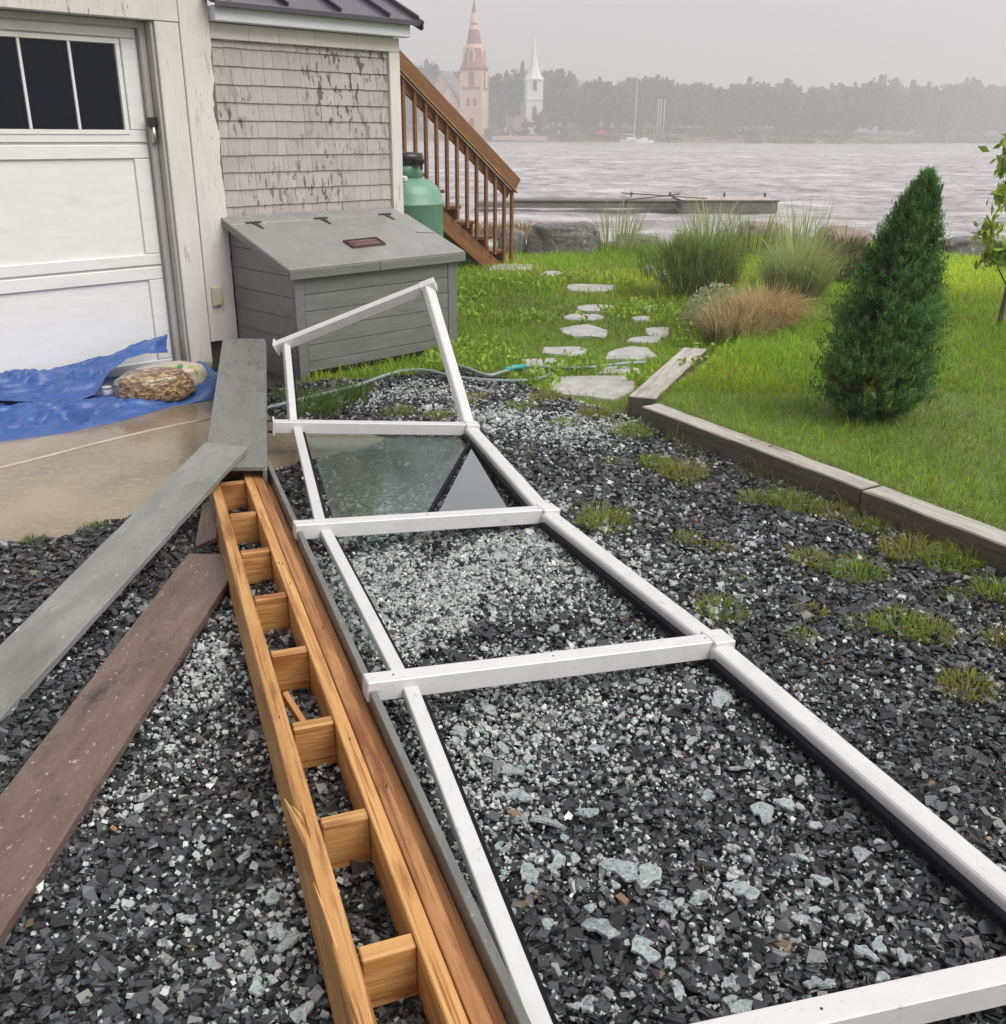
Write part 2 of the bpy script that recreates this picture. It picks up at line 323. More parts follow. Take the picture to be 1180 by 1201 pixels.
# ---------------------------------------------------------------- object helpers
def wm(o):
    M = o.matrix_basis.copy(); p = o.parent
    while p: M = p.matrix_basis @ M; p = p.parent
    return M
def tag(o, label=None, cat=None, group=None, kind=None):
    if label: o['label'] = label
    if cat: o['category'] = cat
    if group: o['group'] = group
    if kind: o['kind'] = kind
    return o
def thing(name, loc, label, cat, group=None, M=None):
    o = bpy.data.objects.new(name, None); COL.objects.link(o)
    o.matrix_basis = M if M is not None else Matrix.Translation(loc); o.empty_display_size = .1
    return tag(o, label, cat, group)
def link(name, me, mat, parent=None, M=None):
    o = bpy.data.objects.new(name, me); COL.objects.link(o)
    if mat is not None and not me.materials: me.materials.append(mat)
    M = M if M is not None else Matrix.Identity(4)
    if parent:
        o.parent = parent; o.matrix_basis = wm(parent).inverted() @ M
    else: o.matrix_basis = M
    return o
def bmesh_me(name, bm, smooth=False):
    bmesh.ops.recalc_face_normals(bm, faces=bm.faces[:])
    me = bpy.data.meshes.new(name); bm.to_mesh(me); bm.free()
    if smooth: me.polygons.foreach_set('use_smooth', [True]*len(me.polygons))
    return me
def box_me(name, sx, sy, sz, bevel=.003, jitter=0, cuts=0):
    bm = bmesh.new(); bmesh.ops.create_cube(bm, size=1.0)
    for v in bm.verts: v.co = Vector((v.co.x*sx, v.co.y*sy, v.co.z*sz))
    if cuts:
        es = [e for e in bm.edges if abs(e.verts[0].co.x - e.verts[1].co.x) > sx*.5]
        bmesh.ops.subdivide_edges(bm, edges=es, cuts=cuts, use_grid_fill=True)
    if jitter:
        o = random.uniform(0, 99)
        for v in bm.verts:
            n = mnoise.noise_vector(Vector((v.co.x*9+o, v.co.y*30, v.co.z*30)))
            v.co += Vector((n.x*.5 if abs(v.co.x) > sx*.49 else 0, n.y, n.z))*jitter
    if bevel: bmesh.ops.bevel(bm, geom=bm.edges[:] if not cuts else [e for e in bm.edges if e.calc_face_angle(0) > .8], offset=min(bevel, sx*.3, sy*.3, sz*.3), segments=1, affect='EDGES')
    return bmesh_me(name, bm)
def box(name, lo, hi, mat, parent, frame=None, bevel=.003):
    lo, hi = Vector(lo), Vector(hi); c = (lo+hi)/2; s = hi-lo
    M = (frame or Matrix.Identity(4)) @ Matrix.Translation(c)
    return link(name, box_me(name, abs(s.x), abs(s.y), abs(s.z), bevel), mat, parent, M)
def along(p0, p1, up=(0, 0, 1)):
    p0, p1 = Vector(p0), Vector(p1); x = (p1-p0).normalized(); z = Vector(up)
    z = (z - x*z.dot(x)).normalized(); y = z.cross(x)
    M = Matrix((x, y, z)).transposed().to_4x4(); M.translation = (p0+p1)/2
    return M, (p1-p0).length
def beam(name, p0, p1, wd, ht, mat, parent=None, up=(0, 0, 1), bevel=.003, jitter=0, cuts=0, profile=None):
    M, L = along(p0, p1, up)
    if profile:
        bm = bmesh.new(); n = len(profile)
        a = [bm.verts.new((-L/2, y, z)) for y, z in profile]; b = [bm.verts.new((L/2, y, z)) for y, z in profile]
        for i in range(n): bm.faces.new((a[i], a[(i+1) % n], b[(i+1) % n], b[i]))
        bm.faces.new(a[::-1]); bm.faces.new(b)
        me = bmesh_me(name, bm)
    else: me = box_me(name, L, wd, ht, bevel, jitter, cuts)
    return link(name, me, mat, parent, M)
def poly_me(name, pts, zlo, zhi, bevel=0):
    bm = bmesh.new(); a = [bm.verts.new((p[0], p[1], zlo)) for p in pts]; b = [bm.verts.new((p[0], p[1], zhi)) for p in pts]; n = len(pts)
    for i in range(n): bm.faces.new((a[i], a[(i+1) % n], b[(i+1) % n], b[i]))
    bm.faces.new(a[::-1]); top = bm.faces.new(b)
    if bevel: bmesh.ops.bevel(bm, geom=list(top.edges), offset=bevel, segments=1, affect='EDGES')
    return bmesh_me(name, bm)
def tube_me(name, pts, r, seg=8, smooth=True, taper=None):
    bm = bmesh.new(); rings = []; pts = [Vector(p) for p in pts]
    for i, p in enumerate(pts):
        d = (pts[min(i+1, len(pts)-1)] - pts[max(i-1, 0)]).normalized()
        a = Vector((0, 0, 1)) if abs(d.z) < .9 else Vector((1, 0, 0))
        x = d.cross(a).normalized(); y = d.cross(x)
        rr = taper[i] if taper else r
        rings.append([bm.verts.new(p + (x*math.cos(t*2*math.pi/seg) + y*math.sin(t*2*math.pi/seg))*rr) for t in range(seg)])
    for i in range(len(rings)-1):
        for k in range(seg): bm.faces.new((rings[i][k], rings[i][(k+1) % seg], rings[i+1][(k+1) % seg], rings[i+1][k]))
    bm.faces.new(rings[0][::-1]); bm.faces.new(rings[-1])
    return bmesh_me(name, bm, smooth)
def lathe_me(name, prof, seg=28, smooth=True, phase=0):
    bm = bmesh.new(); rings = []
    for r, z in prof: rings.append([bm.verts.new((r*math.cos(phase+t*2*math.pi/seg), r*math.sin(phase+t*2*math.pi/seg), z)) for t in range(seg)])
    for i in range(len(rings)-1):
        for k in range(seg): bm.faces.new((rings[i][k], rings[i][(k+1) % seg], rings[i+1][(k+1) % seg], rings[i+1][k]))
    bm.faces.new(rings[0][::-1]); bm.faces.new(rings[-1])
    me = bmesh_me(name, bm, smooth)
    return me
def spline(pts, n=8):
    pts = [Vector(p) for p in pts]; out = []
    for i in range(len(pts)-1):
        p0, p1, p2, p3 = pts[max(i-1, 0)], pts[i], pts[i+1], pts[min(i+2, len(pts)-1)]
        for k in range(n):
            t = k/n; out.append(.5*((2*p1)+(p2-p0)*t+(2*p0-5*p1+4*p2-p3)*t*t+(3*p1-p0-3*p2+p3)*t**3))
    return out + [pts[-1]]
def np_me(name, V, Fc, cols=None, mat=None, smooth=False):
    me = bpy.data.meshes.new(name); V = np.asarray(V, np.float32); Fc = np.asarray(Fc, np.int32); k = Fc.shape[1]; nf = len(Fc)
    me.vertices.add(len(V)); me.vertices.foreach_set('co', V.ravel())
    me.loops.add(nf*k); me.loops.foreach_set('vertex_index', Fc.ravel())
    me.polygons.add(nf); me.polygons.foreach_set('loop_start', np.arange(0, nf*k, k, dtype=np.int32))
    me.polygons.foreach_set('use_smooth', np.full(nf, bool(smooth)))
    me.update(calc_edges=True); me.validate()
    if cols is not None:
        at_ = me.attributes.new('Col', 'FLOAT_COLOR', 'POINT'); c = np.ones((len(V), 4), np.float32); c[:, :3] = cols
        at_.data.foreach_set('color', c.ravel())
    if mat: me.materials.append(mat)
    return me
def rots(n, ax, ay, az):
    cx, sx = np.cos(ax), np.sin(ax); cy, sy = np.cos(ay), np.sin(ay); cz, sz = np.cos(az), np.sin(az)
    R = np.empty((n, 3, 3))
    R[:, 0, 0] = cz*cy; R[:, 0, 1] = cz*sy*sx-sz*cx; R[:, 0, 2] = cz*sy*cx+sz*sx
    R[:, 1, 0] = sz*cy; R[:, 1, 1] = sz*sy*sx+cz*cx; R[:, 1, 2] = sz*sy*cx-cz*sx
    R[:, 2, 0] = -sy; R[:, 2, 1] = cy*sx; R[:, 2, 2] = cy*cx
    return R
CUBE = np.array([[-1, -1, -1], [1, -1, -1], [1, 1, -1], [-1, 1, -1], [-1, -1, 1], [1, -1, 1], [1, 1, 1], [-1, 1, 1]], float)*.5
CF = np.array([[0, 3, 2, 1], [4, 5, 6, 7], [0, 1, 5, 4], [1, 2, 6, 5], [2, 3, 7, 6], [3, 0, 4, 7]])
def shards(P, L, W, T, tilt, cols, jit=.28):
    n = len(P); V = CUBE[None] + rng.uniform(-jit, jit, (n, 8, 3))*np.array([1, 1, .35])
    V = V*np.stack([L, W, T], 1)[:, None]
    R = rots(n, rng.normal(0, tilt, n), rng.normal(0, tilt, n), rng.uniform(0, 6.28, n))
    V = np.einsum('nij,nkj->nki', R, V) + P[:, None]
    Fc = CF[None] + (np.arange(n)*8)[:, None, None]
    return V.reshape(-1, 3), Fc.reshape(-1, 4), np.repeat(cols, 8, 0)
def blades(P, h, wd, lean, cols, droop=.35, az=None):
    """bent grass blades: two stacked quads and a tip as three triangles"""
    n = len(P); a = rng.uniform(0, 6.28, n) if az is None else az
    d = np.stack([np.cos(a), np.sin(a), np.zeros(n)], 1); s = np.stack([-np.sin(a), np.cos(a), np.zeros(n)], 1)
    tw = rng.uniform(0, 6.28, n); s = np.stack([np.cos(tw), np.sin(tw), np.zeros(n)], 1)*.7 + s*.3
    up = np.array([0, 0, 1.0]); hw_ = (wd/2)[:, None]; H = h[:, None]; Ln = lean[:, None]
    mid = P + up*H*.55 + d*H*Ln*.35; tip = P + up*H*(1-droop*Ln) + d*H*Ln
    V = np.stack([P - s*hw_, P + s*hw_, mid - s*hw_*.8, mid + s*hw_*.8, tip], 1)
    o = (np.arange(n)*5)[:, None, None]
    Fc = np.array([[0, 1, 3], [0, 3, 2], [2, 3, 4]])[None] + o
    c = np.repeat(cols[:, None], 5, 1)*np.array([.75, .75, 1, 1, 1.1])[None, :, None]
    return V.reshape(-1, 3), Fc.reshape(-1, 3), c.reshape(-1, 3)
def cards(P, size, cols, asp=.55, nrm=None):
    """leaf shaped faces facing any way"""
    n = len(P); R = rots(n, rng.uniform(0, 6.28, n), rng.uniform(0, 6.28, n), rng.uniform(0, 6.28, n))
    q = np.array([[-1, 0, 0], [0, -asp, .12], [1, 0, 0], [0, asp, .12]])*.5
    V = np.einsum('nij,nkj->nki', R, q[None]*size[:, None, None]) + P[:, None]
    Fc = np.arange(4)[None] + (np.arange(n)*4)[:, None]
    return V.reshape(-1, 3), Fc, np.repeat(cols, 4, 0)
def vary(base, n, v=.25, hue=.08):
    b = np.asarray(base)[None]*(1 + rng.uniform(-v, v, (n, 1))); return np.clip(b*(1 + rng.uniform(-hue, hue, (n, 3))), 0.002, 1)

# ---------------------------------------------------------------- ground, lawn line, lake
XL_Y = [-30, 2.3, 3.5, 4.12, 5.56, 5.78, 7.15, 8, 10, 15]
XL_X = [20, 2.55, 1.97, 1.64, .80, .80, 1.52, 1.9, 2.2, 2.5]
def xline(y): return np.interp(y, XL_Y, XL_X)
def hgt(x, y):
    d = x - xline(y); wd = .05 + .9*sst(7.0, 9.0, y)
    h = .115*sst(.02, .02+wd, d)
    h = h + .02*sst(6.8, 8, y)*vnoise(x, y, 1.1, 3)*sst(7, 9, y)
    return h - 2.3*sst(14.9, 17.5, y + .25*vnoise(x, y*0, .9, 5))
LAWN_L = [gp(*p) for p in [(345, 452), (450, 446), (540, 436), (598, 447), (640, 462), (690, 476), (738, 492)]]
LX = [p.x for p in LAWN_L]; LY = [p.y for p in LAWN_L]
def lawnmask(x, y):
    right = sst(-.02, .12, x - xline(y))
    left = sst(-.15, .15, y - np.interp(x, [-9] + LX + [1.6], [5.9] + LY + [LY[-1]]))*(x > -1.5)
    return np.maximum(right, left)
PUD = [(p.x, p.y) for p in [gp(*q) for q in [(-260, 690), (0, 641), (70, 632), (150, 610), (215, 588), (262, 566), (300, 560), (345, 548), (410, 532), (462, 518), (430, 508), (330, 505), (300, 470), (262, 440), (236, 434)]]] + [(-2.35, 6.65), (-4.9, 4.1), (-4.9, 2.6)]
fx = np.concatenate([[-900, -400, -150, -60, -25, -12, -7], np.arange(-5, 9.01, .1), [11, 15, 25, 60, 150, 400, 900]])
fy = np.concatenate([[-300, -100, -30, -10, -3], np.arange(0, 18.01, .1), [22, 30, 60, 120, 300, 600, 900]])
X, Y = np.meshgrid(fx, fy); Z = hgt(X, Y)
V = np.stack([X.ravel(), Y.ravel(), Z.ravel()], 1); nx, ny = len(fx), len(fy)
ii = (np.arange(ny-1)[:, None]*nx + np.arange(nx-1)[None]).ravel()
me = np_me('ground', V, np.stack([ii, ii+1, ii+nx+1, ii+nx], 1), mat=ground_m, smooth=True)
a = me.attributes.new('lawn', 'FLOAT', 'POINT'); a.data.foreach_set('value', lawnmask(V[:, 0], V[:, 1]).astype(np.float32))
tag(link('ground', me, None), kind='structure')
o = link('puddle', poly_me('puddle', PUD, -.05, .006), puddle_m); tag(o, kind='structure')

ry = np.concatenate([np.arange(15.2, 60, .22), np.geomspace(60, 470, 260)])
cx_ = np.linspace(-.62, .85, 300)
Yg = np.repeat(ry[:, None], len(cx_), 1); Xg = cx_[None]*np.maximum(Yg, 30)*1.25
amp = .085
Zg = -1.0 + amp*(vnoise(Xg*.35, Yg, 1.5, 21) + .6*vnoise(Xg*.5, Yg, 3.4, 22))
V = np.stack([Xg.ravel(), Yg.ravel(), Zg.ravel()], 1); nx, ny = len(cx_), len(ry)
ii = (np.arange(ny-1)[:, None]*nx + np.arange(nx-1)[None]).ravel()
tag(link('lake', np_me('lake', V, np.stack([ii, ii+1, ii+nx+1, ii+nx], 1), mat=lake_m, smooth=True), None), kind='structure')

# ---------------------------------------------------------------- slate chips of the drive
def scatter(n, x0, x1, y0, y1): return rng.uniform(x0, x1, n), rng.uniform(y0, y1, n)
x, y = scatter(430000, -2.7, 3.6, .85, 7.3)
dist = np.hypot(y, CAMH)
keep = rng.random(len(x)) < np.clip(2.5/dist, .38, 1)**1.15*.98
x, y, dist = x[keep], y[keep], dist[keep]
px, py = pixv(np.stack([x, y, 0*x], 1))
lm = lawnmask(x, y) + .35*vnoise(x, y, 4, 8)
keep = (px > -130) & (px < 1330) & (py < 1330) & ~pip(x, y, PUD) & (lm < .45) & ~((x + .02*0 < -1.2) & (y > 6.2) & (x < y - 8.0))
x, y, dist = x[keep], y[keep], dist[keep]; n = len(x)
L = rng.gamma(3.2, .0047, n)*np.clip(dist/3.0, .95, 1.5); L = np.clip(L, .007, .037)
g = rng.beta(1.3, 3.6, n)*.16 + .007
col = np.stack([g*.95, g*1.0, g*1.07], 1)
rust = rng.random(n) < .006; col[rust] = vary((.20, .14, .085), rust.sum(), .35)
pale = rng.random(n) < .03; col[pale] = vary((.24, .25, .25), pale.sum(), .3)
brown = (vnoise(x, y, 1.6, 31) > .35) & (rng.random(n) < .35); col[brown] *= np.array([1.15, .98, .82])
P = np.stack([x, y, hgt(x, y) + rng.uniform(-.005, .018, n)], 1)
V, Fc, C = shards(P, L, L*rng.uniform(.45, .85, n), L*rng.uniform(.14, .36, n), .36, col)
o = link('slate_gravel', np_me('slate_gravel', V, Fc, C, chips_m), None)
tag(o, 'dark wet slate gravel covering the drive', 'gravel', kind='stuff')
NCHIP = n

# ---------------------------------------------------------------- garage with its shingled side bay
garage = thing('garage', None, 'cream trimmed garage with white overhead door and shingled side bay under dark metal roof', 'garage', M=HB)
def hbx(name, lo, hi, mat, parent, bevel=.004): return box(name, lo, hi, mat, parent, HB, bevel)
hbx('wall', (-4.5, .97, .0), (-.02, 1.2, 3.1), trim, garage)
hbx('wall', (-.28, 1.0, .17), (-.02, 3.4, 3.1), trim, garage)
sw = hbx('wall', (-.015, .835, .16), (1.585, 3.3, 2.36), shingd, garage)
hbx('foundation', (-.21, .86, -.1), (1.56, 3.28, .158), foundation, garage)
# door recess
hbx('header_board', (-4.4, .775, 2.242), (-.222, .968, 2.42), trim, garage)
hbx('header_board', (-4.4, .765, 2.424), (-.222, .966, 2.95), trim, garage)
hbx('door_casing', (-.388, .78, -.02), (-.2225, .962, 2.24), trim, garage)
hbx('corner_board', (-.2195, .772, .185), (-.006, .833, 3.0), trim, garage)
hbx('jamb', (-.41, .80, .0), (-.3895, .985, 2.238), jambm, garage)
hbx('door_stop', (-.452, .868, .0), (-.412, .905, 2.236), jambm, garage)
hbx('door_stop', (-4.3, .87, 2.20), (-.454, .905, 2.24), jambm, garage)
door = hbx('garage_door', (-4.3, .93, .0), (-.414, .965, 2.238), doorm, garage)
secs = [(1.52, 2.225, True), (.735, 1.508, False), (.01, .725, False)]
for z0, z1, win in secs:
    hbx('section_rail', (-4.28, .914, z0+.002), (-.458, .929, z0+.075), doorm, door, .006)
    hbx('section_rail', (-4.28, .914, z1-.085), (-.458, .929, z1-.002), doorm, door, .006)
    for xr in (-.458, -1.66, -2.86):
        hbx('section_stile', (xr-.105, .9145, z0+.078), (xr-.001, .929, z1-.088), doorm, door, .006)
pz0, pz1 = 1.60, 2.10
hbx('window_surround', (-1.5, .908, pz1+.003), (-.575, .9135, pz1+.03), doorm, door, .002)
hbx('window_surround', (-1.5, .908, pz0-.03), (-.575, .9135, pz0-.003), doorm, door, .002)
hbx('window_surround', (-.603, .9075, pz0-.002), (-.576, .9135, pz1+.002), doorm, door, .002)
for k in range(4):
    xr = -.607 - k*.299
    hbx('window_pane', (xr-.278, .921, pz0), (xr, .9285, pz1), blackglass, door, .001)
    hbx('glazing_bar', (xr-.297, .9085, pz0-.001), (xr-.28, .93, pz1+.001), doorm, door, .002)
# latch sensor on the jamb, outlet cover on the corner board
s = hbx('door_sensor', (-.475, .835, 1.615), (-.405, .872, 1.675), blackm, garage, .006)
p0 = HB @ Vector((-.44, .853, 1.615)); p1 = HB @ Vector((-.437, .853, 1.52))
link('sensor_barrel', tube_me('sensor_barrel', [p0 - B0*0, p1], .019, 12), chrome, s)
bpy.data.objects['sensor_barrel'].matrix_basis = wm(s).inverted()
oc = hbx('outlet_cover', (-.187, .742, .435), (-.117, .7715, .575), beigepl, garage, .008)
hbx('outlet_lid', (-.178, .735, .45), (-.126, .7418, .56), beigepl, oc, .004)
random.seed(5)
for (z0, z1, wmax) in [(1.60, 1.90, .028), (1.94, 2.10, .014), (1.22, 1.52, .014)]:
    zs_ = np.linspace(z0, z1, 12); bm = bmesh.new(); left = [(-.007 - wmax*max(.12, math.sin(math.pi*(k+.4)/12)*random.uniform(.6, 1.1)), z) for k, z in enumerate(zs_)]
    poly = [(-.0065, z0)] + [(-.0065, z1)] + left[::-1]
    a = [bm.verts.new((u, .7705, z)) for u, z in poly]; b = [bm.verts.new((u, .7725, z)) for u, z in poly]; bm.faces.new(a); bm.faces.new(b[::-1])
    for k in range(len(poly)): bm.faces.new((a[k], b[k], b[(k+1) % len(poly)], a[(k+1) % len(poly)]))
    link('bare_wood_patch', bmesh_me('bare_wood_patch', bm), barewood, garage, HB)
# shingle courses
expo = .1135; zt = 2.163; row = 0
sh_me = {}
def shingle_mesh(k):
    bm = bmesh.new(); tb, tt, h = .009, .003, .150
    pts = [(0, 0), (1, 0)]
    vs = [bm.verts.new(p) for p in [(0, -tb, 0), (1, -tb, random.uniform(-.0015, .0015)), (1, -tt, h), (0, -tt, h), (0, 0, 0), (1, 0, 0), (1, 0, h), (0, 0, h)]]
    for f in [(0, 1, 2, 3), (5, 4, 7, 6), (4, 5, 1, 0), (1, 5, 6, 2), (4, 0, 3, 7), (3, 2, 6, 7)]: bm.faces.new([vs[i] for i in f])
    return bmesh_me('shingle', bm)
shm = [shingle_mesh(k) for k in range(5)]
zb = zt - .045
while zb > .62:
    xx = .002
    while xx < 1.497:
        wdt = random.choice([.075, .09, .105, .12, .13, .15, .17]); wdt = min(wdt, 1.499 - xx)
        if 1.499 - xx - wdt < .05: wdt = 1.499 - xx
        if zb + .15 < zt + .12:
            tilt = Matrix.Rotation(-.045, 4, 'X')
            M = HB @ Matrix.Translation((xx+.001, .8335 - .010, zb + random.uniform(-.002, .002))) @ tilt @ Matrix.Diagonal((wdt-.0025, 1, min(1, (zt+.0-zb)/.15) if zb+.15 > zt else 1, 1))
            link('shingle', shm[random.randrange(5)], shing, sw, M)
        xx += wdt
    zb -= expo
hbx('frieze_board', (.002, .790, 2.164), (1.602, .8335, 2.262), trim, garage)
hbx('corner_board', (1.501, .792, .165), (1.604, .8335, 2.162), trim, garage)
hbx('corner_board', (1.5855, .836, .165), (1.61, .93, 2.26), trim, garage)
hbx('fascia_board', (-.004, .70, 2.265), (1.64, .788, 2.355), trimw, garage)
# standing seam roof of the bay, a shallow slope running up and back
RS = .46
def roofp(u, v, dz=0): return HB @ Vector((u, v, 2.372 + (v-.665)*RS + dz))
rf = beam('roof', roofp(.835, .665), roofp(.835, 3.4), 1.76, .02, metalroof, garage, up=(0, 0, 1), bevel=.003)
for u in (.10, .54, .98, 1.42, 1.695):
    beam('roof_seam', roofp(u, .668, .026), roofp(u, 3.38, .026), .022, .034, metalroof, rf, bevel=.006)
hbx('drip_edge', (-.02, .652, 2.345), (1.715, .664, 2.378), metalroof, rf, .002)
beam('rake_trim', roofp(1.722, .655, -.02), roofp(1.722, 3.4, -.02), .02, .07, metalroof, rf)
hbx('roof_bracket', (1.70, .63, 2.32), (1.715, .651, 2.36), blackm, rf, .003)
hbx('roof', (-4.7, .4, 3.1), (.25, 4.6, 3.2), metalroof, garage)

# ---------------------------------------------------------------- grey storage box
sb = thing('storage_box', None, 'grey painted slant lidded storage box against the shingled wall', 'storage box', M=HB)
BL, BD = 1.45, .775
hbx('carcass', (.03, .03, .02), (BL-.03, BD-.01, .66), shingd, sb)
zs = [.0, .118, .232, .346, .460, .574, .728]
for i in range(6):
    hbx('front_board', (.078, .002, zs[i]+(.05 if i == 0 else .002)), (BL-.09, .0285, zs[i+1]-.002), boxm, sb, .002)
hbx('corner_strip', (.0, -.001, -.02), (.076, .028, .728), boxm, sb, .003)
hbx('corner_strip', (BL-.087, -.002, .01), (BL, .028, .728), boxm, sb, .003)
def lidz(v): return .735 + (v+.03)*(.285/.83)
for i in range(7):
    z0 = .0 + i*.14; z1 = z0+.136
    bm = bmesh.new()
    prof = []
    vf, vb = .030, BD-.006
    for v in np.linspace(vf, vb, 9): prof.append((v, min(z1, lidz(v)-.03)))
    if prof[-1][1] - z0 < .01: continue
    pts = [(v, z) for v, z in prof if z > z0+.003]
    for xs in (.0005, BL-.0275):
        bm = bmesh.new()
        poly = [(pts[0][0], z0)] + pts + [(pts[-1][0], z0)]
        a = [bm.verts.new((xs, v, z)) for v, z in poly]; b = [bm.verts.new((xs+.0265, v, z)) for v, z in poly]; nn = len(poly)
        bm.faces.new(a); bm.faces.new(b[::-1])
        for k in range(nn): bm.faces.new((a[k], b[k], b[(k+1) % nn], a[(k+1) % nn]))
        link('side_board', bmesh_me('side_board', bm), boxm, sb, HB)
def lidpt(u, v, dz=0): return HB @ Vector((u, v, lidz(v)+dz))
lid = beam('lid', lidpt(BL/2, -.032, .012), lidpt(BL/2, .655, .012), BL+.115, .024, lidm, sb, bevel=.004)
beam('lid_back', lidpt(BL/2-.02, .659, .012), lidpt(BL/2-.02, .787, .012), BL+.07, .024, lidm, sb, bevel=.004)
beam('lid_lip', lidpt(-.055, -.036, -.016), lidpt(BL/2-.04, -.036, -.016), .02, .06, boxm, lid, bevel=.003)
beam('lid_lip', lidpt(BL/2-.036, -.036, -.016), lidpt(BL+.055, -.036, -.016), .02, .06, boxm, lid, bevel=.003)
beam('lid_side_strip', lidpt(-.046, -.022, -.018), lidpt(-.046, .78, -.018), .02, .03, boxm, lid, bevel=.003)
beam('lid_side_strip', lidpt(BL+.046, -.022, -.018), lidpt(BL+.046, .78, -.018), .02, .03, boxm, lid, bevel=.003)
for u in (.13, .70, 1.30):
    hg = beam('hinge', lidpt(u-.06, .664, .027), lidpt(u+.06, .664, .027), .035, .006, ironm, lid, bevel=.001)
    M, Lh = along(lidpt(u, .648, .027), lidpt(u+.012, .555, .027))
    bm = bmesh.new(); vs = [bm.verts.new(p) for p in [(-Lh/2, -.022, -.003), (-Lh/2, .022, -.003), (Lh/2, .007, -.003), (Lh/2, -.007, -.003), (-Lh/2, -.022, .003), (-Lh/2, .022, .003), (Lh/2, .007, .003), (Lh/2, -.007, .003)]]
    for f in [(0, 1, 2, 3), (7, 6, 5, 4), (0, 4, 5, 1), (1, 5, 6, 2), (2, 6, 7, 3), (3, 7, 4, 0)]: bm.faces.new([vs[i] for i in f])
    link('strap', bmesh_me('strap', bm), ironm, hg, M)
bm = bmesh.new()
bmesh.ops.create_icosphere(bm, subdivisions=1, radius=.5)
for v in bm.verts: v.co = Vector((v.co.x*.16, v.co.y*.028, v.co.z*.008))
beam('split_in_lid', lidpt(1.33, .33, .0245), lidpt(1.49, .29, .0245), .012, .004, ironm, lid, bevel=.001)
# plaque resting on the lid
pm, _ = along(lidpt(.61, .215, .0305), lidpt(.91, .225, .0305), (lidpt(0, 0) - lidpt(0, 1)).cross(UD)*-1)
if pm.to_3x3().col[2].z < 0: pm = pm @ Matrix.Rotation(math.pi, 4, 'X')
plq = thing('plaque', None, 'small dark brown plaque with faded lettering lying on the grey lid', 'plaque', M=pm)
def pbox(name, lo, hi, mat, bev=.002): return box(name, lo, hi, mat, plq, pm, bev)
pbox('board', (-.155, -.06, -.005), (.155, .06, .006), signm, .005)
for s_ in (-1, 1): pbox('rim', (-.15, s_*.05-.006, .0062), (.15, s_*.05+.006, .011), signm, .002)
for s_ in (-1, 1): pbox('rim', (s_*.145-.006, -.0435, .0064), (s_*.145+.006, .0435, .0108), signm, .002)
random.seed(3)
for r_, (yy, x0, x1, mt) in enumerate([(.022, -.12, .12, signt), (-.004, -.075, .085, signr), (-.027, -.10, .10, signt)]):
    xx = x0
    while xx < x1:
        wl = random.uniform(.006, .011); pbox('letter', (xx, yy-.008, .0063), (xx+wl, yy+.008, .0078), mt, 0); xx += wl + random.uniform(.004, .009)

# ---------------------------------------------------------------- propane tank
tp = at(478, 250, 10.6); tp.z = 0
tank = thing('propane_tank', tp, 'squat green propane tank with black cap beside wooden stairs', 'propane tank')
TM = Matrix.Translation(tp)
tb = link('tank_body', lathe_me('tank_body', [(.10, .10), (.25, .12), (.34, .19), (.37, .27), (.37, .90), (.374, .905), (.374, .915), (.37, .92), (.355, 1.0), (.31, 1.08), (.24, 1.135), (.165, 1.16), (.16, 1.165)], 40), tankm, tank, TM)
link('collar', lathe_me('collar', [(.168, 1.155), (.168, 1.29), (.15, 1.292)], 32), tankm, tb, TM)
link('foot_ring', lathe_me('foot_ring', [(.26, .0), (.26, .16), (.24, .17)], 28), tankm, tank, TM)
cp = link('cap', lathe_me('cap', [(.175, 1.285), (.178, 1.36), (.165, 1.395), (.10, 1.405), (.02, 1.407)], 32), blackm, tank, TM)
box('cap_latch', tp + Vector((.10, -.20, 1.30)), tp + Vector((.20, -.10, 1.345)), blackm, cp, None, .012)
box('cap_hasp', tp + Vector((.155, -.185, 1.24)), tp + Vector((.18, -.15, 1.302)), blackm, cp, None, .006)
box('regulator', tp + Vector((-.05, -.42, 1.13)), tp + Vector((.04, -.30, 1.19)), chwhite, tank, None, .015)
link('gas_pipe', tube_me('gas_pipe', [tp + Vector((-.05, -.36, 1.16)), tp + Vector((-.25, -.40, 1.14)), tp + Vector((-.5, -.42, 1.0)), tp + Vector((-.62, -.45, .6))], .012), ironm, tank)
bpy.data.objects['gas_pipe'].matrix_basis = wm(tank).inverted()

# ---------------------------------------------------------------- wooden stairs down from the deck
f0 = HB.inverted() @ gp(597, 311); SU, SV = f0.x, f0.y
st = thing('wooden_stairs', None, 'brown stained wooden stairs with slanting handrail and square balusters', 'stairs', M=HB @ Matrix.Translation((SU, SV, 0)))
RI, RU, NS = .192, .265, 7
for k in range(NS):
    u1 = SU - k*RU; z = (k+1)*RI
    hbx('tread', (u1-RU-.02, SV+.03, z-.038), (u1, SV+.98, z), stairm, st, .005)
    hbx('riser', (u1-.06, SV+.075, z-RI+.002), (u1-.03, SV+.94, z-.04), stairm, st, .003)
for vv in (SV+.035, SV+.945):
    beam('stringer', HB @ Vector((SU-.02, vv, -.17)), HB @ Vector((SU-.02-RU*NS, vv, -.17+RI*NS)), .036, .20, stairm, st, bevel=.004)
hbx('landing', (SU-RU*NS-1.4, SV-.0, RI*NS-.02), (SU-RU*NS-.022, SV+1.5, RI*NS+.03), stairm, st)
for uu in (SU-RU*NS-1.3, SU-RU*NS-.2): hbx('landing_post', (uu-.045, SV+.9, .0), (uu+.045, SV+.99, RI*NS-.022), stairm, st)
rslope = RI/RU
def railp(u, dz, v=0.0): return HB @ Vector((SU+u, SV+v, 1.02 + dz - u*rslope))
hr = beam('handrail', railp(.05, .0, -.085), railp(-2.3, .0, -.085), .04, .165, stairm, st, bevel=.006)
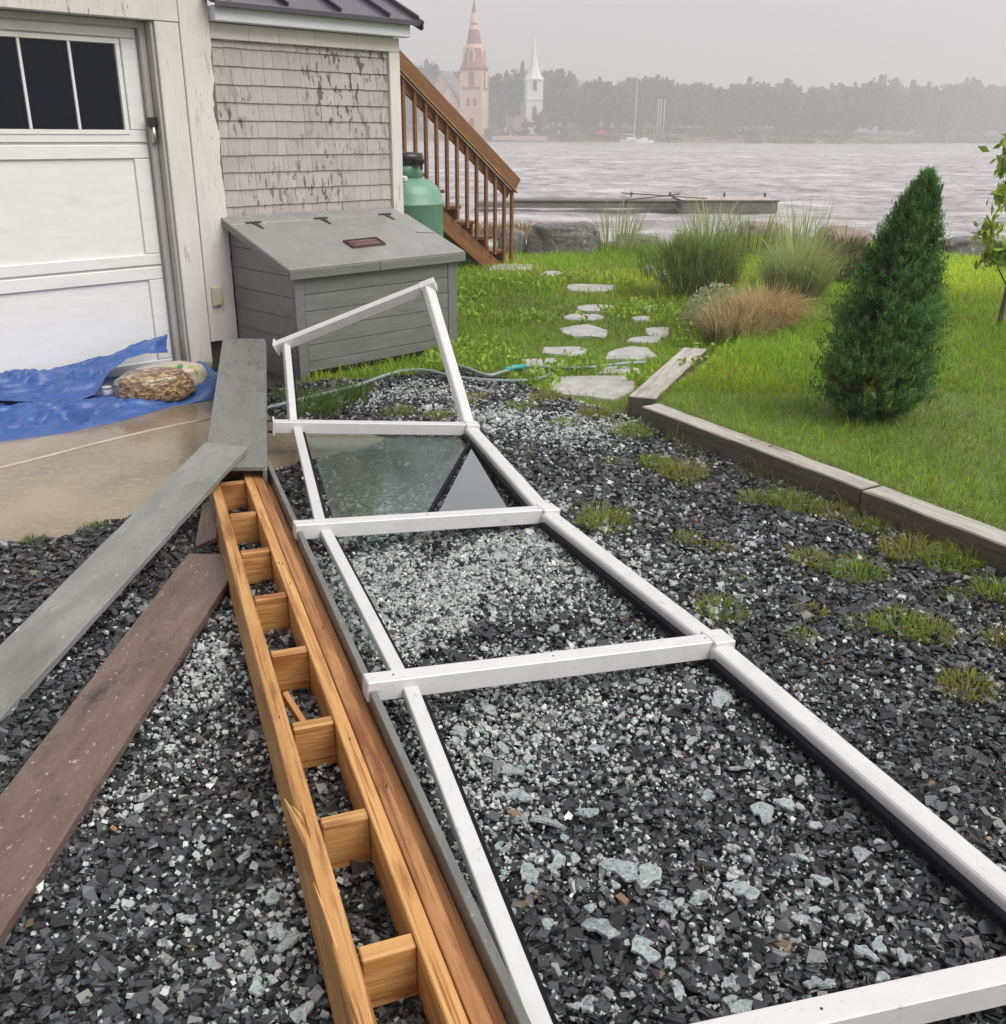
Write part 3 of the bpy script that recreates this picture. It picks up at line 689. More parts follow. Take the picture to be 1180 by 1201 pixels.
beam('rail_edge', railp(.045, -.093, -.08), railp(-2.3, -.093, -.08), .05, .016, lum1, hr, bevel=.003)
beam('rail_board', railp(-.02, -.155, .0), railp(-2.3, -.155, .0), .036, .12, stairm, st, bevel=.004)
hbx('newel_post', (SU-.02, SV-.06, .0), (SU+.02, SV-.02, .93), stairm, st)
for k in range(13):
    u = -.135 - k*.158
    hbx('baluster', (SU+u-.019, SV-.058, max(.02, -u*rslope - .05)), (SU+u+.019, SV-.0195, 1.0 - u*rslope - .10), stairm, st, .003)

# ---------------------------------------------------------------- toppled white railing
R = [Vector((-.475, 6.20, .70)), gp(551, 503, .085), gp(640, 603, .07), gp(838, 757, .07), gp(1275, 1128, .07)]
Lp = [Vector((-1.445, 6.20, .315)), gp(322, 500, .165), gp(345, 622, .16), gp(428, 807, .16), gp(575, 1285, .14)]
rl = thing('fallen_railing', (-.1, 3.6, 0), 'toppled white aluminium railing frame lying across the gravel', 'railing')
caps = [(-.036, -.022), (.036, -.022), (.036, .010), (.034, .014), (.018, .0145), (.015, .018), (.011, .0195), (-.020, .0195), (-.029, .018), (-.034, .013), (-.036, .006)]
for i in range(5):
    d = (Lp[i]-R[i]).normalized()
    up = (0, 0, 1) if i else (0, -.35, 1)
    po = beam('post', R[i] - d*.035, Lp[i], .058, .062, white, rl, up=up, bevel=.003, cuts=0)
    if i: beam('post_sleeve', R[i] - d*.048, R[i] + d*.03, .088, .070, white, po, bevel=.004)
    else: beam('post_sleeve', R[i] - d*.05, R[i] + d*.05, .07, .066, white, po, up=up, bevel=.004)
    Mp_, Lq = along(R[i], Lp[i], up); zt_ = Mp_.to_3x3().col[2]
    for fq_ in (.035, .5, .93): link('screw', tube_me('screw', [(0, 0, 0), (0, 0, .002)], .0028, 8, False), ironm, po, Matrix.Translation(R[i].lerp(Lp[i], fq_) + zt_*.0305))
    # base flange with bolts
    e = Lp[i]
    if i < 2: fl = beam('base_flange', e + d*.0005, e + d*.012, .085, .085, white, po, up=up, bevel=.003)
    if i == 1:
        for q in (-.03, .03):
            beam('anchor_bolt', e + d*.012 + Vector((0, 0, q)), e + d*.085 + Vector((0, 0, q)), .012, .012, ironm, po, bevel=.002)
        beam('anchor_plate', e + d*.055, e + d*.065, .095, .11, ironm, po, bevel=.002)
for i in range(4):
    a_, b_ = R[i], R[i+1]; d = (b_-a_).normalized()
    up = (0, 0, 1) if i else (.5, -.2, .8)
    cr = beam('cap_rail', a_ + d*.03, b_ - d*.032, 0, 0, white, rl, up=up, profile=caps)
    # dark glazing channel inside the cap rail, kept wide to stand in for shadow
    M, Lg = along(a_, b_, up); yv = M.to_3x3().col[1]; zv = M.to_3x3().col[2]
    inn = yv if (Lp[i]-R[i]).dot(yv) > 0 else -yv
    if i: beam('gasket', a_ + d*.06 + inn*.047 - zv*.022, b_ - d*.06 + inn*.047 - zv*.022, .022, .03, rubber, cr, up=up, bevel=.004)
    fr = .11 if i else .06
    a2 = Lp[i] + (R[i]-Lp[i])*fr; b2 = Lp[i+1] + (R[i+1]-Lp[i+1])*(.09 if i == 0 else .1)
    d2 = (b2-a2).normalized()
    br = beam('base_rail', a2 + d2*.026 - Vector((0, 0, .012)), b2 - d2*.026 - Vector((0, 0, .012)), .042, .034, white, rl, up=up, bevel=.003, cuts=0)
    M, Lg = along(a2, b2, up); yv = M.to_3x3().col[1]
    inn2 = yv if (R[i]-Lp[i]).dot(yv) > 0 else -yv
    beam('gasket', a2 + d2*.05 + inn2*.031 - Vector((0, 0, .026)), b2 - d2*.05 + inn2*.031 - Vector((0, 0, .026)), .012, .022, rubber, br, up=up, bevel=.002)
    if i == 2:
        pass
# glass left in the second bay: one sheet, a snapped corner piece and the black strip on it
def sheet(name, pts, th, mat, parent):
    pts = [Vector(p) for p in pts]; c = sum(pts, Vector())/len(pts)
    nrm = (pts[1]-pts[0]).cross(pts[2]-pts[0]).normalized(); nrm = nrm if nrm.z > 0 else -nrm
    bm = bmesh.new(); a = [bm.verts.new(p - nrm*th/2) for p in pts]; b = [bm.verts.new(p + nrm*th/2) for p in pts]; k = len(pts)
    bm.faces.new(a[::-1]); bm.faces.new(b)
    for i in range(k): bm.faces.new((a[i], a[(i+1) % k], b[(i+1) % k], b[i]))
    me = bmesh_me(name, bm); o = link(name, me, mat, parent); o.matrix_basis = wm(parent).inverted(); return o
def fq(i, a, b):                                              # point in bay i of the frame: a along the bay, b from base to cap
    l = Lp[i].lerp(Lp[i+1], a); r = R[i].lerp(R[i+1], a); return l.lerp(r, b)
dn = Vector((0, 0, -.035))
sheet('glass_pane', [fq(1, .03, .16)+dn, fq(1, .03, .93)+dn, fq(1, .18, .93)+dn, fq(1, .96, .50)+dn, fq(1, .97, .16)+dn], .006, pane_m, rl)
sheet('broken_glass_corner', [fq(1, .24, .93)+Vector((0, 0, -.018)), fq(1, .965, .88)+Vector((0, 0, -.045)), fq(1, .965, .55)+Vector((0, 0, .0))], .006, pane2_m, rl)
beam('gasket', fq(1, .17, .945)+Vector((0, 0, -.012)), fq(1, .965, .505)+Vector((0, 0, -.012)), .016, .022, rubber, rl)

# ---------------------------------------------------------------- lumber ladder frame lying along the railing
AX = (Vector((-.21, 1.44, 0)) - Vector((-1.21, 4.13, 0))).normalized(); AP = Vector((-AX.y, AX.x, 0)); 
if AP.x < 0: AP = -AP
A0 = Vector((-1.21, 4.13, 0))
lf = thing('lumber_frame', A0, 'long wet lumber frame of joists and short blocks like a ladder', 'lumber frame')
TOP, HT = .150, .138
def lp(s, p, z): return A0 + AX*s + AP*p + Vector((0, 0, z))
SE = 3.75
beam('rail', lp(-.10, -.084, TOP-HT/2), lp(SE, -.090, TOP-HT/2+.004), .042, HT, lum1, lf, up=Vector((0, 0, 1)) + AP*.10, bevel=.003, jitter=.0015, cuts=24)
beam('rail', lp(-.42, .071, TOP-HT/2), lp(SE, .071, TOP-HT/2), .036, HT, lum1, lf, bevel=.003, jitter=.001, cuts=24)
beam('rail', lp(-.45, .111, TOP-HT/2-.002), lp(SE, .111, TOP-HT/2-.002), .038, HT, lum2, lf, bevel=.003, jitter=.0015, cuts=24)
for k in range(10):
    s_ = k*.405 + .02; dz = random.uniform(-.006, -.001)
    if s_ < SE: beam('block', lp(s_, -.0545, TOP-HT/2+dz), lp(s_, .0525, TOP-HT/2+dz), .037, HT-.01, lum1, lf, bevel=.003, jitter=.001)
# splinters torn from the outer joist
for (s_, l_, o0, o1, zz0, zz1, rr) in [(2.36, .24, -.020, .012, .006, -.008, .008), (2.40, .10, -.008, .018, .014, .0, .004), (2.37, .13, .005, .02, .024, .0, .0035), (2.43, .08, .012, .014, .02, .001, .003), (2.66, .26, -.006, .008, .012, -.004, .005), (2.95, .14, .004, .012, .014, .0, .004)]:
    q0 = lp(s_, -.101 + o0, TOP + zz0); q1 = lp(s_ + l_, -.101 + o1, TOP + zz1)
    M, Ls = along(q0, q1); link('splinter', tube_me('splinter', [(-Ls/2, 0, 0), (-Ls*.15, rr*.4, rr*.3), (Ls/2, 0, 0)], .01, 5, False, [rr*.25, rr, rr*.6]), lum1, lf, M)
q0 = lp(1.83, -.045, .11); q1 = lp(2.02, .005, .06)
sc_ = beam('scrap_wood', q0, q1, .018, .03, lum2, None, bevel=.002, jitter=.002); tag(sc_, 'thin reddish wood offcut lying inside the lumber frame', 'wood scrap')
for k in range(8):
    s_ = random.uniform(.2, 3.3); p_ = random.choice([-.079, .071, .111]) + random.uniform(-.008, .008)
    q = lp(s_, p_, TOP+.001); M = Matrix.Translation(q)
    link('nail', tube_me('nail', [(0, 0, -.01), (random.uniform(-.012, .012), random.uniform(-.012, .012), .006)], .0016, 5, False), ironm, lf, M)
# grey cladding board still nailed along the frame
beam('cladding_board', lp(-.40, .178, .085), lp(SE, .178, .078), .020, .165, beamg, lf, bevel=.002, jitter=.0012, cuts=24)
beam('cladding_backing', lp(-.40, .149, .055), lp(SE, .149, .055), .034, .10, lum2, lf, bevel=.002)
# grey boxed beam continuing towards the storage box
bx0, bx1 = Vector((-1.69, 6.34, 0)), Vector((-1.19, 4.12, 0))
bb = thing('boxed_beam', bx1, 'grey boxed beam of three boards sloping from the storage box to the lumber', 'beam')
upn = Vector((.06, 0, 1))
g0, g1 = bx0 + Vector((0, 0, .33)), bx1 + Vector((0, 0, .20))
beam('top_board', g0, g1, .265, .022, beamg, bb, up=upn, bevel=.003, jitter=.0015, cuts=14)
sd_ = (g1-g0).normalized().cross(Vector((0, 0, 1))).normalized(); sd_ = sd_ if sd_.x > 0 else -sd_
for s_ in (-1, 1):
    beam('side_board', g0 + sd_*s_*.123 - Vector((0, 0, .118)), g1 + sd_*s_*.123 - Vector((0, 0, .112)), .02, .205, beamg, bb, up=upn, bevel=.003)
beam('inner_joist', g0 - Vector((0, 0, .09)) + (g1-g0)*.01, g1.lerp(g0, .12) - Vector((0, 0, .09)), .21, .13, lum2, bb, up=upn)

# ---------------------------------------------------------------- loose planks
gA, gB = (gp(236, 529, .245) + gp(294, 520, .245))/2, (gp(0, 765, .035) + gp(0, 845, .035))/2
dpl = (gB-gA).normalized()
pl = beam('grey_plank', gA, gB + dpl*1.15 - Vector((0, 0, .0)), .205, .028, plankg, None, up=(.05, 0, 1), bevel=.003, jitter=.003, cuts=40)
tag(pl, 'wide wet grey painted plank propped on the end of the lumber frame', 'plank')
bA, bB = (gp(228, 648, .04) + gp(268, 680, .04))/2, (gp(0, 940, .03) + gp(0, 1105, .03))/2
dpl = (bB-bA).normalized()
pl = beam('brown_plank', bA - dpl*.08, bB + dpl*.55, .225, .03, plankb, None, up=(0, 0, 1), bevel=.003, jitter=.003, cuts=36)
tag(pl, 'wide dark brown plank lying flat on the gravel', 'plank')
q = [gp(236, 600, .10), gp(246, 640, .02)]
pl = beam('plank_stub', gp(250, 588, .12), gp(243, 638, .03), .10, .024, plankb, None, up=(-.5, 0, 1), bevel=.002, jitter=.003, cuts=4)
tag(pl, 'short reddish brown board end wedged under the grey plank', 'plank')

# ---------------------------------------------------------------- blue tarp, bags and jar at the door
def curve(pts, s):
    xs = np.linspace(0, 1, len(pts)); return np.array([np.interp(s, xs, [p[k] for p in pts]) for k in range(3)]).T
def tarp_sheet(front, back, ns, nt_, bulge, seed, amp):
    s = np.linspace(0, 1, ns); Fp, Bp = curve(front, s), curve(back, s); V = []
    for j in range(nt_):
        t = j/(nt_-1); r = Fp*(1-t) + Bp*t
        sag = bulge*math.sin(math.pi*min(1, t*1.02))
        for i in range(ns):
            p = Vector(r[i]); k = Vector((p.x*5.5, p.y*5.5, p.z*7 + seed))
            ks = Vector(((p.x*.7+p.y*.7)*2.2 + mnoise.noise(k*.8)*1.2, (p.x*.7-p.y*.7)*9 + mnoise.noise(k*.6)*1.5, p.z*9 + seed)); n1 = .6*mnoise.noise(k*.8) + 1.0*(.45-abs(mnoise.noise(ks))*2) + .35*(.4-abs(mnoise.noise(ks*2.1 + Vector((3, 1, 0))))*2)
            edge = min(1, 4*t)*1.0
            V.append((p.x + amp*.3*n1*edge, p.y - amp*.4*n1*edge, p.z + sag + amp*n1*edge))
    idx = [[j*ns+i, j*ns+i+1, (j+1)*ns+i+1, (j+1)*ns+i] for j in range(nt_-1) for i in range(ns-1)]
    return V, idx
f1 = [gp(-110, 540, .008), gp(0, 518, .008), gp(70, 509, .008), gp(140, 494, .008), gp(200, 477, .008), gp(257, 467, .010)]
b1 = [gp(-110, 476, .05), gp(0, 470, .06), gp(60, 468, .05), gp(110, 466, .03), gp(165, 458, .02), gp(215, 448, .05), gp(262, 440, .13)]
def dp(px, py, v): return HB @ hw(px, py, v)
f2 = [gp(-110, 476, .10), gp(0, 470, .09), gp(45, 471, .07), gp(85, 472, .05), gp(112, 462, .07), gp(128, 436, .16), gp(150, 420, .22), gp(172, 414, .24), gp(197, 413, .24)]
b2 = [dp(-110, 441, .895), dp(0, 439, .895), dp(40, 437, .895), dp(85, 430, .89), dp(120, 422, .88), dp(150, 415, .86), dp(180, 405, .83), dp(196, 397, .80)]
V1, F1 = tarp_sheet(f1, b1, 150, 40, .045, 3.1, .042)
V2, F2 = tarp_sheet(f2, b2, 150, 40, .05, 8.7, .046)
b3 = [gp(-110, 455, .05), gp(0, 450, .04), gp(100, 440, .02), gp(205, 433, .03), gp(236, 424, .12)]
V3, F3 = tarp_sheet(b1, b3, 70, 12, .0, 5.5, .012)
n1_, n2_ = len(V1), len(V2)
me = bpy.data.meshes.new('tarp'); me.from_pydata(V1+V2+V3, [], F1 + [[i+n1_ for i in f] for f in F2] + [[i+n1_+n2_ for i in f] for f in F3])
me.polygons.foreach_set('use_smooth', [True]*len(me.polygons))
tarp = link('tarp', me, tarpm); tag(tarp, 'crumpled blue tarpaulin bunched against the foot of the garage door', 'tarp')
sm_ = tarp.modifiers.new('thick', 'SOLIDIFY'); sm_.thickness = .003
def lump(name, c, sx, sy, sz, mat, rz, seed, flat=.6, label='', cat='bag'):
    bm = bmesh.new(); bmesh.ops.create_icosphere(bm, subdivisions=4, radius=1)
    for v in bm.verts:
        p = v.co.normalized(); e = .72
        q = Vector([math.copysign(abs(k)**e, k) for k in p])
        n_ = 1 + .09*mnoise.noise(p*2.2 + Vector((seed, 0, 0))) + .05*mnoise.noise(p*6 + Vector((seed, 3, 0)))
        q = Vector((q.x*sx, q.y*sy, max(q.z, -flat)*sz))*n_
        v.co = q
    o = link(name, bmesh_me(name, bm, True), mat, None, Matrix.Translation(c) @ Matrix.Rotation(rz, 4, 'Z')); tag(o, label, cat); return o
cb = gp(177, 475, .02)
lump('wood_chip_bag', cb + Vector((-.01, .12, .085)), .235, .15, .105, chipm, .55, 2.0, .75, 'clear bag of brown wood chips lying on the blue tarp', 'bag')
lump('soil_sack', cb + Vector((.03, .32, .085)), .24, .14, .10, bagw, .62, 6.0, .8, 'beige sack with green print behind the bag of wood chips', 'sack')
jar = thing('jar', gp(127, 466, .03), 'small white jar on the blue tarp beside the wood chip bag', 'jar')
JM = jar.matrix_basis.copy()
link('jar_body', lathe_me('jar_body', [(.027, 0), (.029, .008), (.029, .05), (.026, .056)], 20), trimw, jar, JM)
link('jar_lid', lathe_me('jar_lid', [(.030, .057), (.030, .068), (.027, .071)], 20), jambm, jar, JM)
cpts = spline([gp(-60, 563, .008), gp(0, 549, .008), gp(60, 534, .008), gp(130, 516, .008), gp(200, 500, .008), gp(262, 488, .008)])
o = link('cord', tube_me('cord', cpts, .0075, 8), cordm); tag(o, 'pale cord stretched straight across the muddy puddle', 'cord')

# ---------------------------------------------------------------- timber edging of the lawn
E0, E1, E2 = gp(752, 476, .125), gp(1010, 573, .125), gp(1180, 639, .125)
def edge_timber(name, a_, b_, wd, label, z=.125):
    d = (b_-a_).normalized(); s_ = d.cross(Vector((0, 0, 1))).normalized(); s_ = s_ if s_.x > 0 else -s_
    if s_.x < 0: s_ = -s_
    mid = Vector((0, 0, -(z+.04)/2))
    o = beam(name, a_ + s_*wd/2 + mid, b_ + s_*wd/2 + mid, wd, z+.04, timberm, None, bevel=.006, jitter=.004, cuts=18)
    tag(o, label, 'timber'); return o
d12 = (E2-E1).normalized()
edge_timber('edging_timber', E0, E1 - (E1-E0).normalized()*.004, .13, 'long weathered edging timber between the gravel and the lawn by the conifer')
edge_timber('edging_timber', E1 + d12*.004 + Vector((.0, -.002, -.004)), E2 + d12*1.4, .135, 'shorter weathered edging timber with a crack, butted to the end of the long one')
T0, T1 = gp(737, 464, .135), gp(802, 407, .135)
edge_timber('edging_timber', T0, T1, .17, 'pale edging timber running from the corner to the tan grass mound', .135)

# ---------------------------------------------------------------- stepping stones, hose
STN = [(665, 719, 332, 340), (675, 720, 357, 364), (658, 706, 367, 374), (654, 710, 380, 395), (637, 687, 404, 416), (606, 671, 418, 430), (709, 771, 406, 421),
       (736, 776, 394, 401), (755, 788, 381, 394), (742, 762, 370, 375), (644, 744, 439, 465), (634, 661, 317, 324), (755, 770, 358, 365), (700, 752, 427, 436)]
SLAB = []
for k, (x0, x1, y0, y1) in enumerate(STN):
    n_ = 9; pts = []; off = random.uniform(0, 6)
    for j in range(n_):
        t = off + j*2*math.pi/n_ + random.uniform(-.22, .22); r = random.uniform(.74, 1.16)
        ex = 1/max(abs(math.cos(t)), abs(math.sin(t)))**.45
        p = gp((x0+x1)/2 + math.cos(t)*(x1-x0)/2*r*ex*1.04, (y0+y1)/2 - math.sin(t)*(y1-y0)/2*r*ex*1.04, .03); pts.append((p.x, p.y))
    SLAB.append(pts); c = np.mean(pts, 0)
    zz = float(hgt(np.array([c[0]]), np.array([c[1]]))[0])
    o = link('stepping_stone', poly_me('stepping_stone', [(p[0]-c[0], p[1]-c[1]) for p in pts], -.04, .018 + random.uniform(-.004, .006), .006), stonem, None, Matrix.Translation((c[0], c[1], zz)))
    lab = 'large pale flagstone where the path meets the gravel' if k == 10 else 'flat pale grey flagstone set in the grass path'
    tag(o, lab, 'flagstone', 'stepping stones of the grass path')
pc = gp(597, 315); o = link('stair_pad', poly_me('stair_pad', [(-.26, -.3), (.28, -.26), (.30, .22), (-.2, .28)], -.05, .03, .008), stonem, None, Matrix.Translation((pc.x, pc.y, 0)))
tag(o, 'pale concrete pad at the foot of the wooden stairs', 'slab')
h1 = [(300, 482), (335, 473), (372, 464), (419, 452), (463, 437), (497, 434), (534, 442), (575, 446), (619, 446), (643, 440), (640, 434), (622, 436), (602, 434)]
hz = .022
hose = thing('garden_hose', gp(530, 440), 'grey green garden hose looped in front of the storage box', 'hose')
o = link('hose_run', tube_me('hose_run', spline([gp(*p, hz) for p in h1], 7), .0125, 8), hosem, hose); o.matrix_basis = wm(hose).inverted()
h2 = [(524, 424), (548, 432), (572, 440), (590, 436), (612, 430), (653, 431), (690, 431), (725, 427), (757, 425)]
o = link('hose_run', tube_me('hose_run', spline([gp(*p, hz+.03) for p in h2], 7), .0125, 8), hosem, hose); o.matrix_basis = wm(hose).inverted()
o = link('hose_joint', tube_me('hose_joint', [gp(592, 434, hz+.034), gp(603, 431, hz+.034), gp(616, 430, hz+.034)], .019, 10), tealm, hose); o.matrix_basis = wm(hose).inverted()

# ---------------------------------------------------------------- boulders along the bank
def boulder(px0, px1, ytop, ybot, z, mat, label, seed, dep=.8, sq=.62):
    c = gp((px0+px1)/2, ybot, z); sc = c.y/1231.0*1.06
    sx = (px1-px0)/2*sc; hz_ = (ybot-ytop)*sc*1.02
    bm = bmesh.new(); bmesh.ops.create_icosphere(bm, subdivisions=4, radius=1)
    for v in bm.verts:
        p = v.co.copy(); q = Vector([math.copysign(abs(k)**sq, k) for k in p])
        n_ = 1 + .22*mnoise.noise(p*1.3 + Vector((seed, 0, 0))) + .09*mnoise.noise(p*3.5 + Vector((seed, 5, 0))) + .035*mnoise.noise(p*9 + Vector((seed, 5, 9)))
        v.co = Vector((q.x*sx, q.y*sx*dep, q.z*hz_*.62))*n_
    o = link('boulder', bmesh_me('boulder', bm, True), mat, None, Matrix.Translation(c + Vector((0, sx*dep*.6, hz_*.36)))); tag(o, label, 'boulder', 'boulders along the shore')
boulder(583, 616, 270, 297, 0, rockm, 'rounded dark boulder beside the foot of the wooden stairs', 1.2)
boulder(621, 702, 265, 298, 0, rockm, 'wide flat topped grey boulder on the bank beyond the path', 5.1, .6, .5)
boulder(722, 772, 276, 293, -.05, rockm, 'low dark boulder half hidden by a pale reed clump', 9.4)
boulder(1110, 1176, 281, 309, .0, rockm, 'grey boulder on the bank beside the young leafy tree', 14.2, .7, .58)
boulder(962, 1022, 270, 297, .0, rocktan, 'tan boulder behind the grasses beside the conifer', 19.3)
boulder(868, 925, 264, 288, -.1, rocktan, 'pinkish tan boulder half hidden behind the grass bed', 23.7)
boulder(1060, 1100, 288, 304, -.05, rockm, 'small pale boulder at the water behind the conifer', 29.1)
boulder(700, 735, 284, 298, -.1, rocktan, 'small brown stone between the wide boulder and the reeds', 33.0)

# ---------------------------------------------------------------- lawn blades
def hideunder(x, y):
    k = np.zeros(len(x), bool)
    for s_ in SLAB:
        c_ = np.mean(s_, 0); k |= pip(x, y, [(c_[0] + (q_[0]-c_[0])*(.92 if c_[1] < 8.4 else 1.08), c_[1] + (q_[1]-c_[1])*(.92 if c_[1] < 8.4 else 1.2)) for q_ in s_])
    k |= pip(x, y, [(B0 + UD*a_ - ND*b_)[:2] for a_, b_ in [(-.05, .0), (1.5, .0), (1.5, 1.2), (-.3, 1.2)]])
    return k
def lawn_pts(n, x0, x1, y0, y1):
    x, y = scatter(n, x0, x1, y0, y1)
    px, py = pixv(np.stack([x, y, 0*x], 1)); m = lawnmask(x, y) + .25*vnoise(x, y, 3, 9)
    k = (px > 230) & (px < 1420) & (m > .5) & ~hideunder(x, y) & (y < 15.4)
    k &= ~((x < xline(y) + .14) & (x > xline(y) - .03) & (y < 7.1))
    return x[k], y[k]
Vs, Fs, Cs = [], [], []; base = 0
def addm4(V, Fc, C): addm(V, np.concatenate([Fc[:, [0, 1, 2]], Fc[:, [0, 2, 3]]]), C)
def addm(V, Fc, C):
    global base
    Vs.append(V); Fs.append(Fc + base); Cs.append(C); base += len(V)
for (n, x0, x1, y0, y1, h0, w0) in [(60000, .8, 5.2, 2.4, 7.2, .055, .0055), (48000, -1.4, 5.6, 5.9, 8.6, .065, .0075), (110000, -3, 9.5, 8.6, 15.4, .075, .012)]:
    x, y = lawn_pts(n, x0, x1, y0, y1); n = len(x)
    pt = vnoise(x, y, 1.3, 41); path = np.exp(-((x - .75)/.55)**2)*(y < 10.5)*(x < 1.5)
    h = h0*rng.gamma(6, 1/6, n)*(1 - .3*pt)*(1 - .35*path)
    c = vary((.29, .47, .045), n, .34, .12); ky = (vnoise(x, y, 1.1, 47) > .15)[:, None]; c = np.where(ky, c*np.array([1.28, 1.05, .9]), c)
    dry = rng.random(n) < .09 + .10*(pt > .3); c[dry] = vary((.42, .37, .13), dry.sum(), .25)
    c *= (1 + .26*vnoise(x, y, .8, 44) + .12*vnoise(x, y, 3.1, 46))[:, None]*(1 + .3*sst(8, 13, y)*(x > 2))[:, None]
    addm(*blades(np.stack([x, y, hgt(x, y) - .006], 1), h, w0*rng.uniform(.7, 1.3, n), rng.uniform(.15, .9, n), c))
o = link('lawn_grass', np_me('lawn_grass', np.concatenate(Vs), np.concatenate(Fs), np.concatenate(Cs), blade_m), None)
tag(o, 'wet green lawn grass on both sides of the stepping stones', 'grass', kind='stuff')

# broad leaved weeds in the path
x, y = scatter(2600, -.6, 1.6, 6.3, 11.5); k = ~hideunder(x, y) & (lawnmask(x, y) > .3) & (vnoise(x, y, 2.2, 51) > -.1); x, y = x[k], y[k]
cc = []
for a_, b_ in zip(x[:420], y[:420]):
    m_ = rng.integers(5, 11); cc.append(np.stack([a_ + rng.normal(0, .05, m_), b_ + rng.normal(0, .05, m_), float(hgt(np.array([a_]), np.array([b_]))[0]) + rng.uniform(.02, .10, m_)], 1))
P = np.concatenate(cc); V, Fc, C = cards(P, rng.uniform(.03, .065, len(P)), vary((.30, .44, .06), len(P), .3))
o = link('path_weeds', np_me('path_weeds', V, Fc, C, leaf_m), None); tag(o, 'small leafy weeds growing between the stepping stones', 'weeds', kind='stuff')

# ---------------------------------------------------------------- grass clumps and tufts
def clump(name, p, n, rad, hmin, hmax, wd, lean, col, label, cat, group=None, v=.3, droop=.4, extra=None):
    a_ = rng.uniform(0, 6.28, n); r = rad*np.sqrt(rng.random(n)); z = float(hgt(np.array([p[0]]), np.array([p[1]]))[0])
    Pn = np.stack([np.cos(a_)*r, np.sin(a_)*r, np.full(n, -.01)], 1)
    az = a_ + rng.normal(0, .5, n)
    c = vary(col, n, v, .1)
    if extra is not None:
        k = rng.random(n) < extra[1]; c[k] = vary(extra[0], k.sum(), v, .1)
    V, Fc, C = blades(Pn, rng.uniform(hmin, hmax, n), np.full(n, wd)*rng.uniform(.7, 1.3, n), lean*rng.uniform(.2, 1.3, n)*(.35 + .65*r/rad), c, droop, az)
    o = link(name, np_me(name, V, Fc, C, blade_m), None, None, Matrix.Translation((p[0], p[1], z))); tag(o, label, cat, group); return o
c1 = gp(725, 296); c2 = gp(832, 306); c3 = gp(935, 314)
def reed(p, n, h, label):
    root = clump('reed_clump', p, n, .28, h*.35, h*1.05, .014, .55, (.45, .52, .24), label, 'reeds', None, .25, .3, ((.48, .50, .27), .35))
    return root
reed(c1, 150, 1.0, 'upright pale green reed clump on the bank beside the wide boulder')
reed(c2, 230, 1.0, 'tall pale reed clump behind the dark bushy grass')
reed(c3, 200, .9, 'sparse tall reed clump behind the fountain grass')
clump('reed_clump', gp(880, 312), 160, .3, .3, .75, .016, .5, (.24, .30, .08), 'lower green reed clump between the two tall ones', 'reeds')
def airy_bush(p, rx, h, n, col, label, cat='shrub', sz=.05):
    u = rng.normal(0, 1, (n, 3)); u /= np.linalg.norm(u, axis=1)[:, None]; r = rng.random(n)**.45
    Pn = u*r[:, None]*np.array([rx, rx*.8, h*.55]) + np.array([0, 0, h*.5]); Pn[:, 2] = np.clip(Pn[:, 2], .01, None)
    Pn *= (1 + .22*vnoise(Pn[:, 0], Pn[:, 2], 7, int(n)))[:, None]
    z = float(hgt(np.array([p[0]]), np.array([p[1]]))[0])
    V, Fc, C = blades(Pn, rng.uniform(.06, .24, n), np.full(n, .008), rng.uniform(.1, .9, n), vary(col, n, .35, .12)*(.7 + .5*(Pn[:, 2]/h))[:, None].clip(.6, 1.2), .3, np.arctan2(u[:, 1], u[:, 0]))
    o = thing('shrub', (p[0], p[1], z), label, cat); M = o.matrix_basis.copy()
    link('foliage', np_me('foliage', V, Fc, C, blade_m), None, o, M)
    for k in range(7):
        t = k*.9; link('stem', tube_me('stem', [(0, 0, -.02), (math.cos(t)*rx*.3, math.sin(t)*rx*.25, h*.35), (math.cos(t)*rx*.6, math.sin(t)*rx*.5, h*.7)], .008, 5, True, [.009, .006, .003]), barkm, o, M)
    return o
airy_bush(gp(815, 349), .52, .66, 5200, (.25, .32, .10), 'dense dark green feathery shrub at the edge of the flower bed')
airy_bush(gp(985, 335, .1), .36, .42, 1600, (.15, .14, .065), 'dull purplish green shrub between the fountain grass and the conifer')
clump('fountain_grass', gp(932, 352, .1), 1900, .20, .40, .85, .008, .85, (.38, .45, .17), 'arching yellow green fountain grass with pale seed heads', 'ornamental grass', None, .3, .5, ((.46, .45, .24), .22))
mp = gp(862, 408)
clump('dry_grass', mp, 2600, .20, .20, .50, .006, .8, (.58, .45, .25), 'tan dry grass mound at the end of the pale edging timber', 'ornamental grass', None, .35, .55, ((.16, .17, .05), .3))
clump('dry_grass', gp(898, 392, .05), 2300, .18, .25, .58, .006, .95, (.64, .48, .26), 'blond dry grass mound leaning towards the lawn', 'ornamental grass', None, .3, .6, ((.38, .26, .12), .25))
sg = gp(838, 388)
nn = 3600; u = rng.normal(0, 1, (nn, 3)); u /= np.linalg.norm(u, axis=1)[:, None]; u[:, 2] = np.abs(u[:, 2]); r = rng.random(nn)**.25
P = u*r[:, None]*np.array([.31, .26, .42])
V, Fc, C = cards(P, rng.uniform(.018, .035, nn), vary((.46, .47, .29), nn, .25), .5)
sgt = thing('shrub', (sg.x, sg.y, 0), 'rounded silvery sage shrub behind the tan grass mound', 'shrub')
link('foliage', np_me('foliage', V, Fc, C, leaf_m), None, sgt, sgt.matrix_basis.copy())
link('stem', tube_me('stem', [(0, 0, -.03), (0, .02, .2)], .012, 6), barkm, sgt, sgt.matrix_basis.copy())
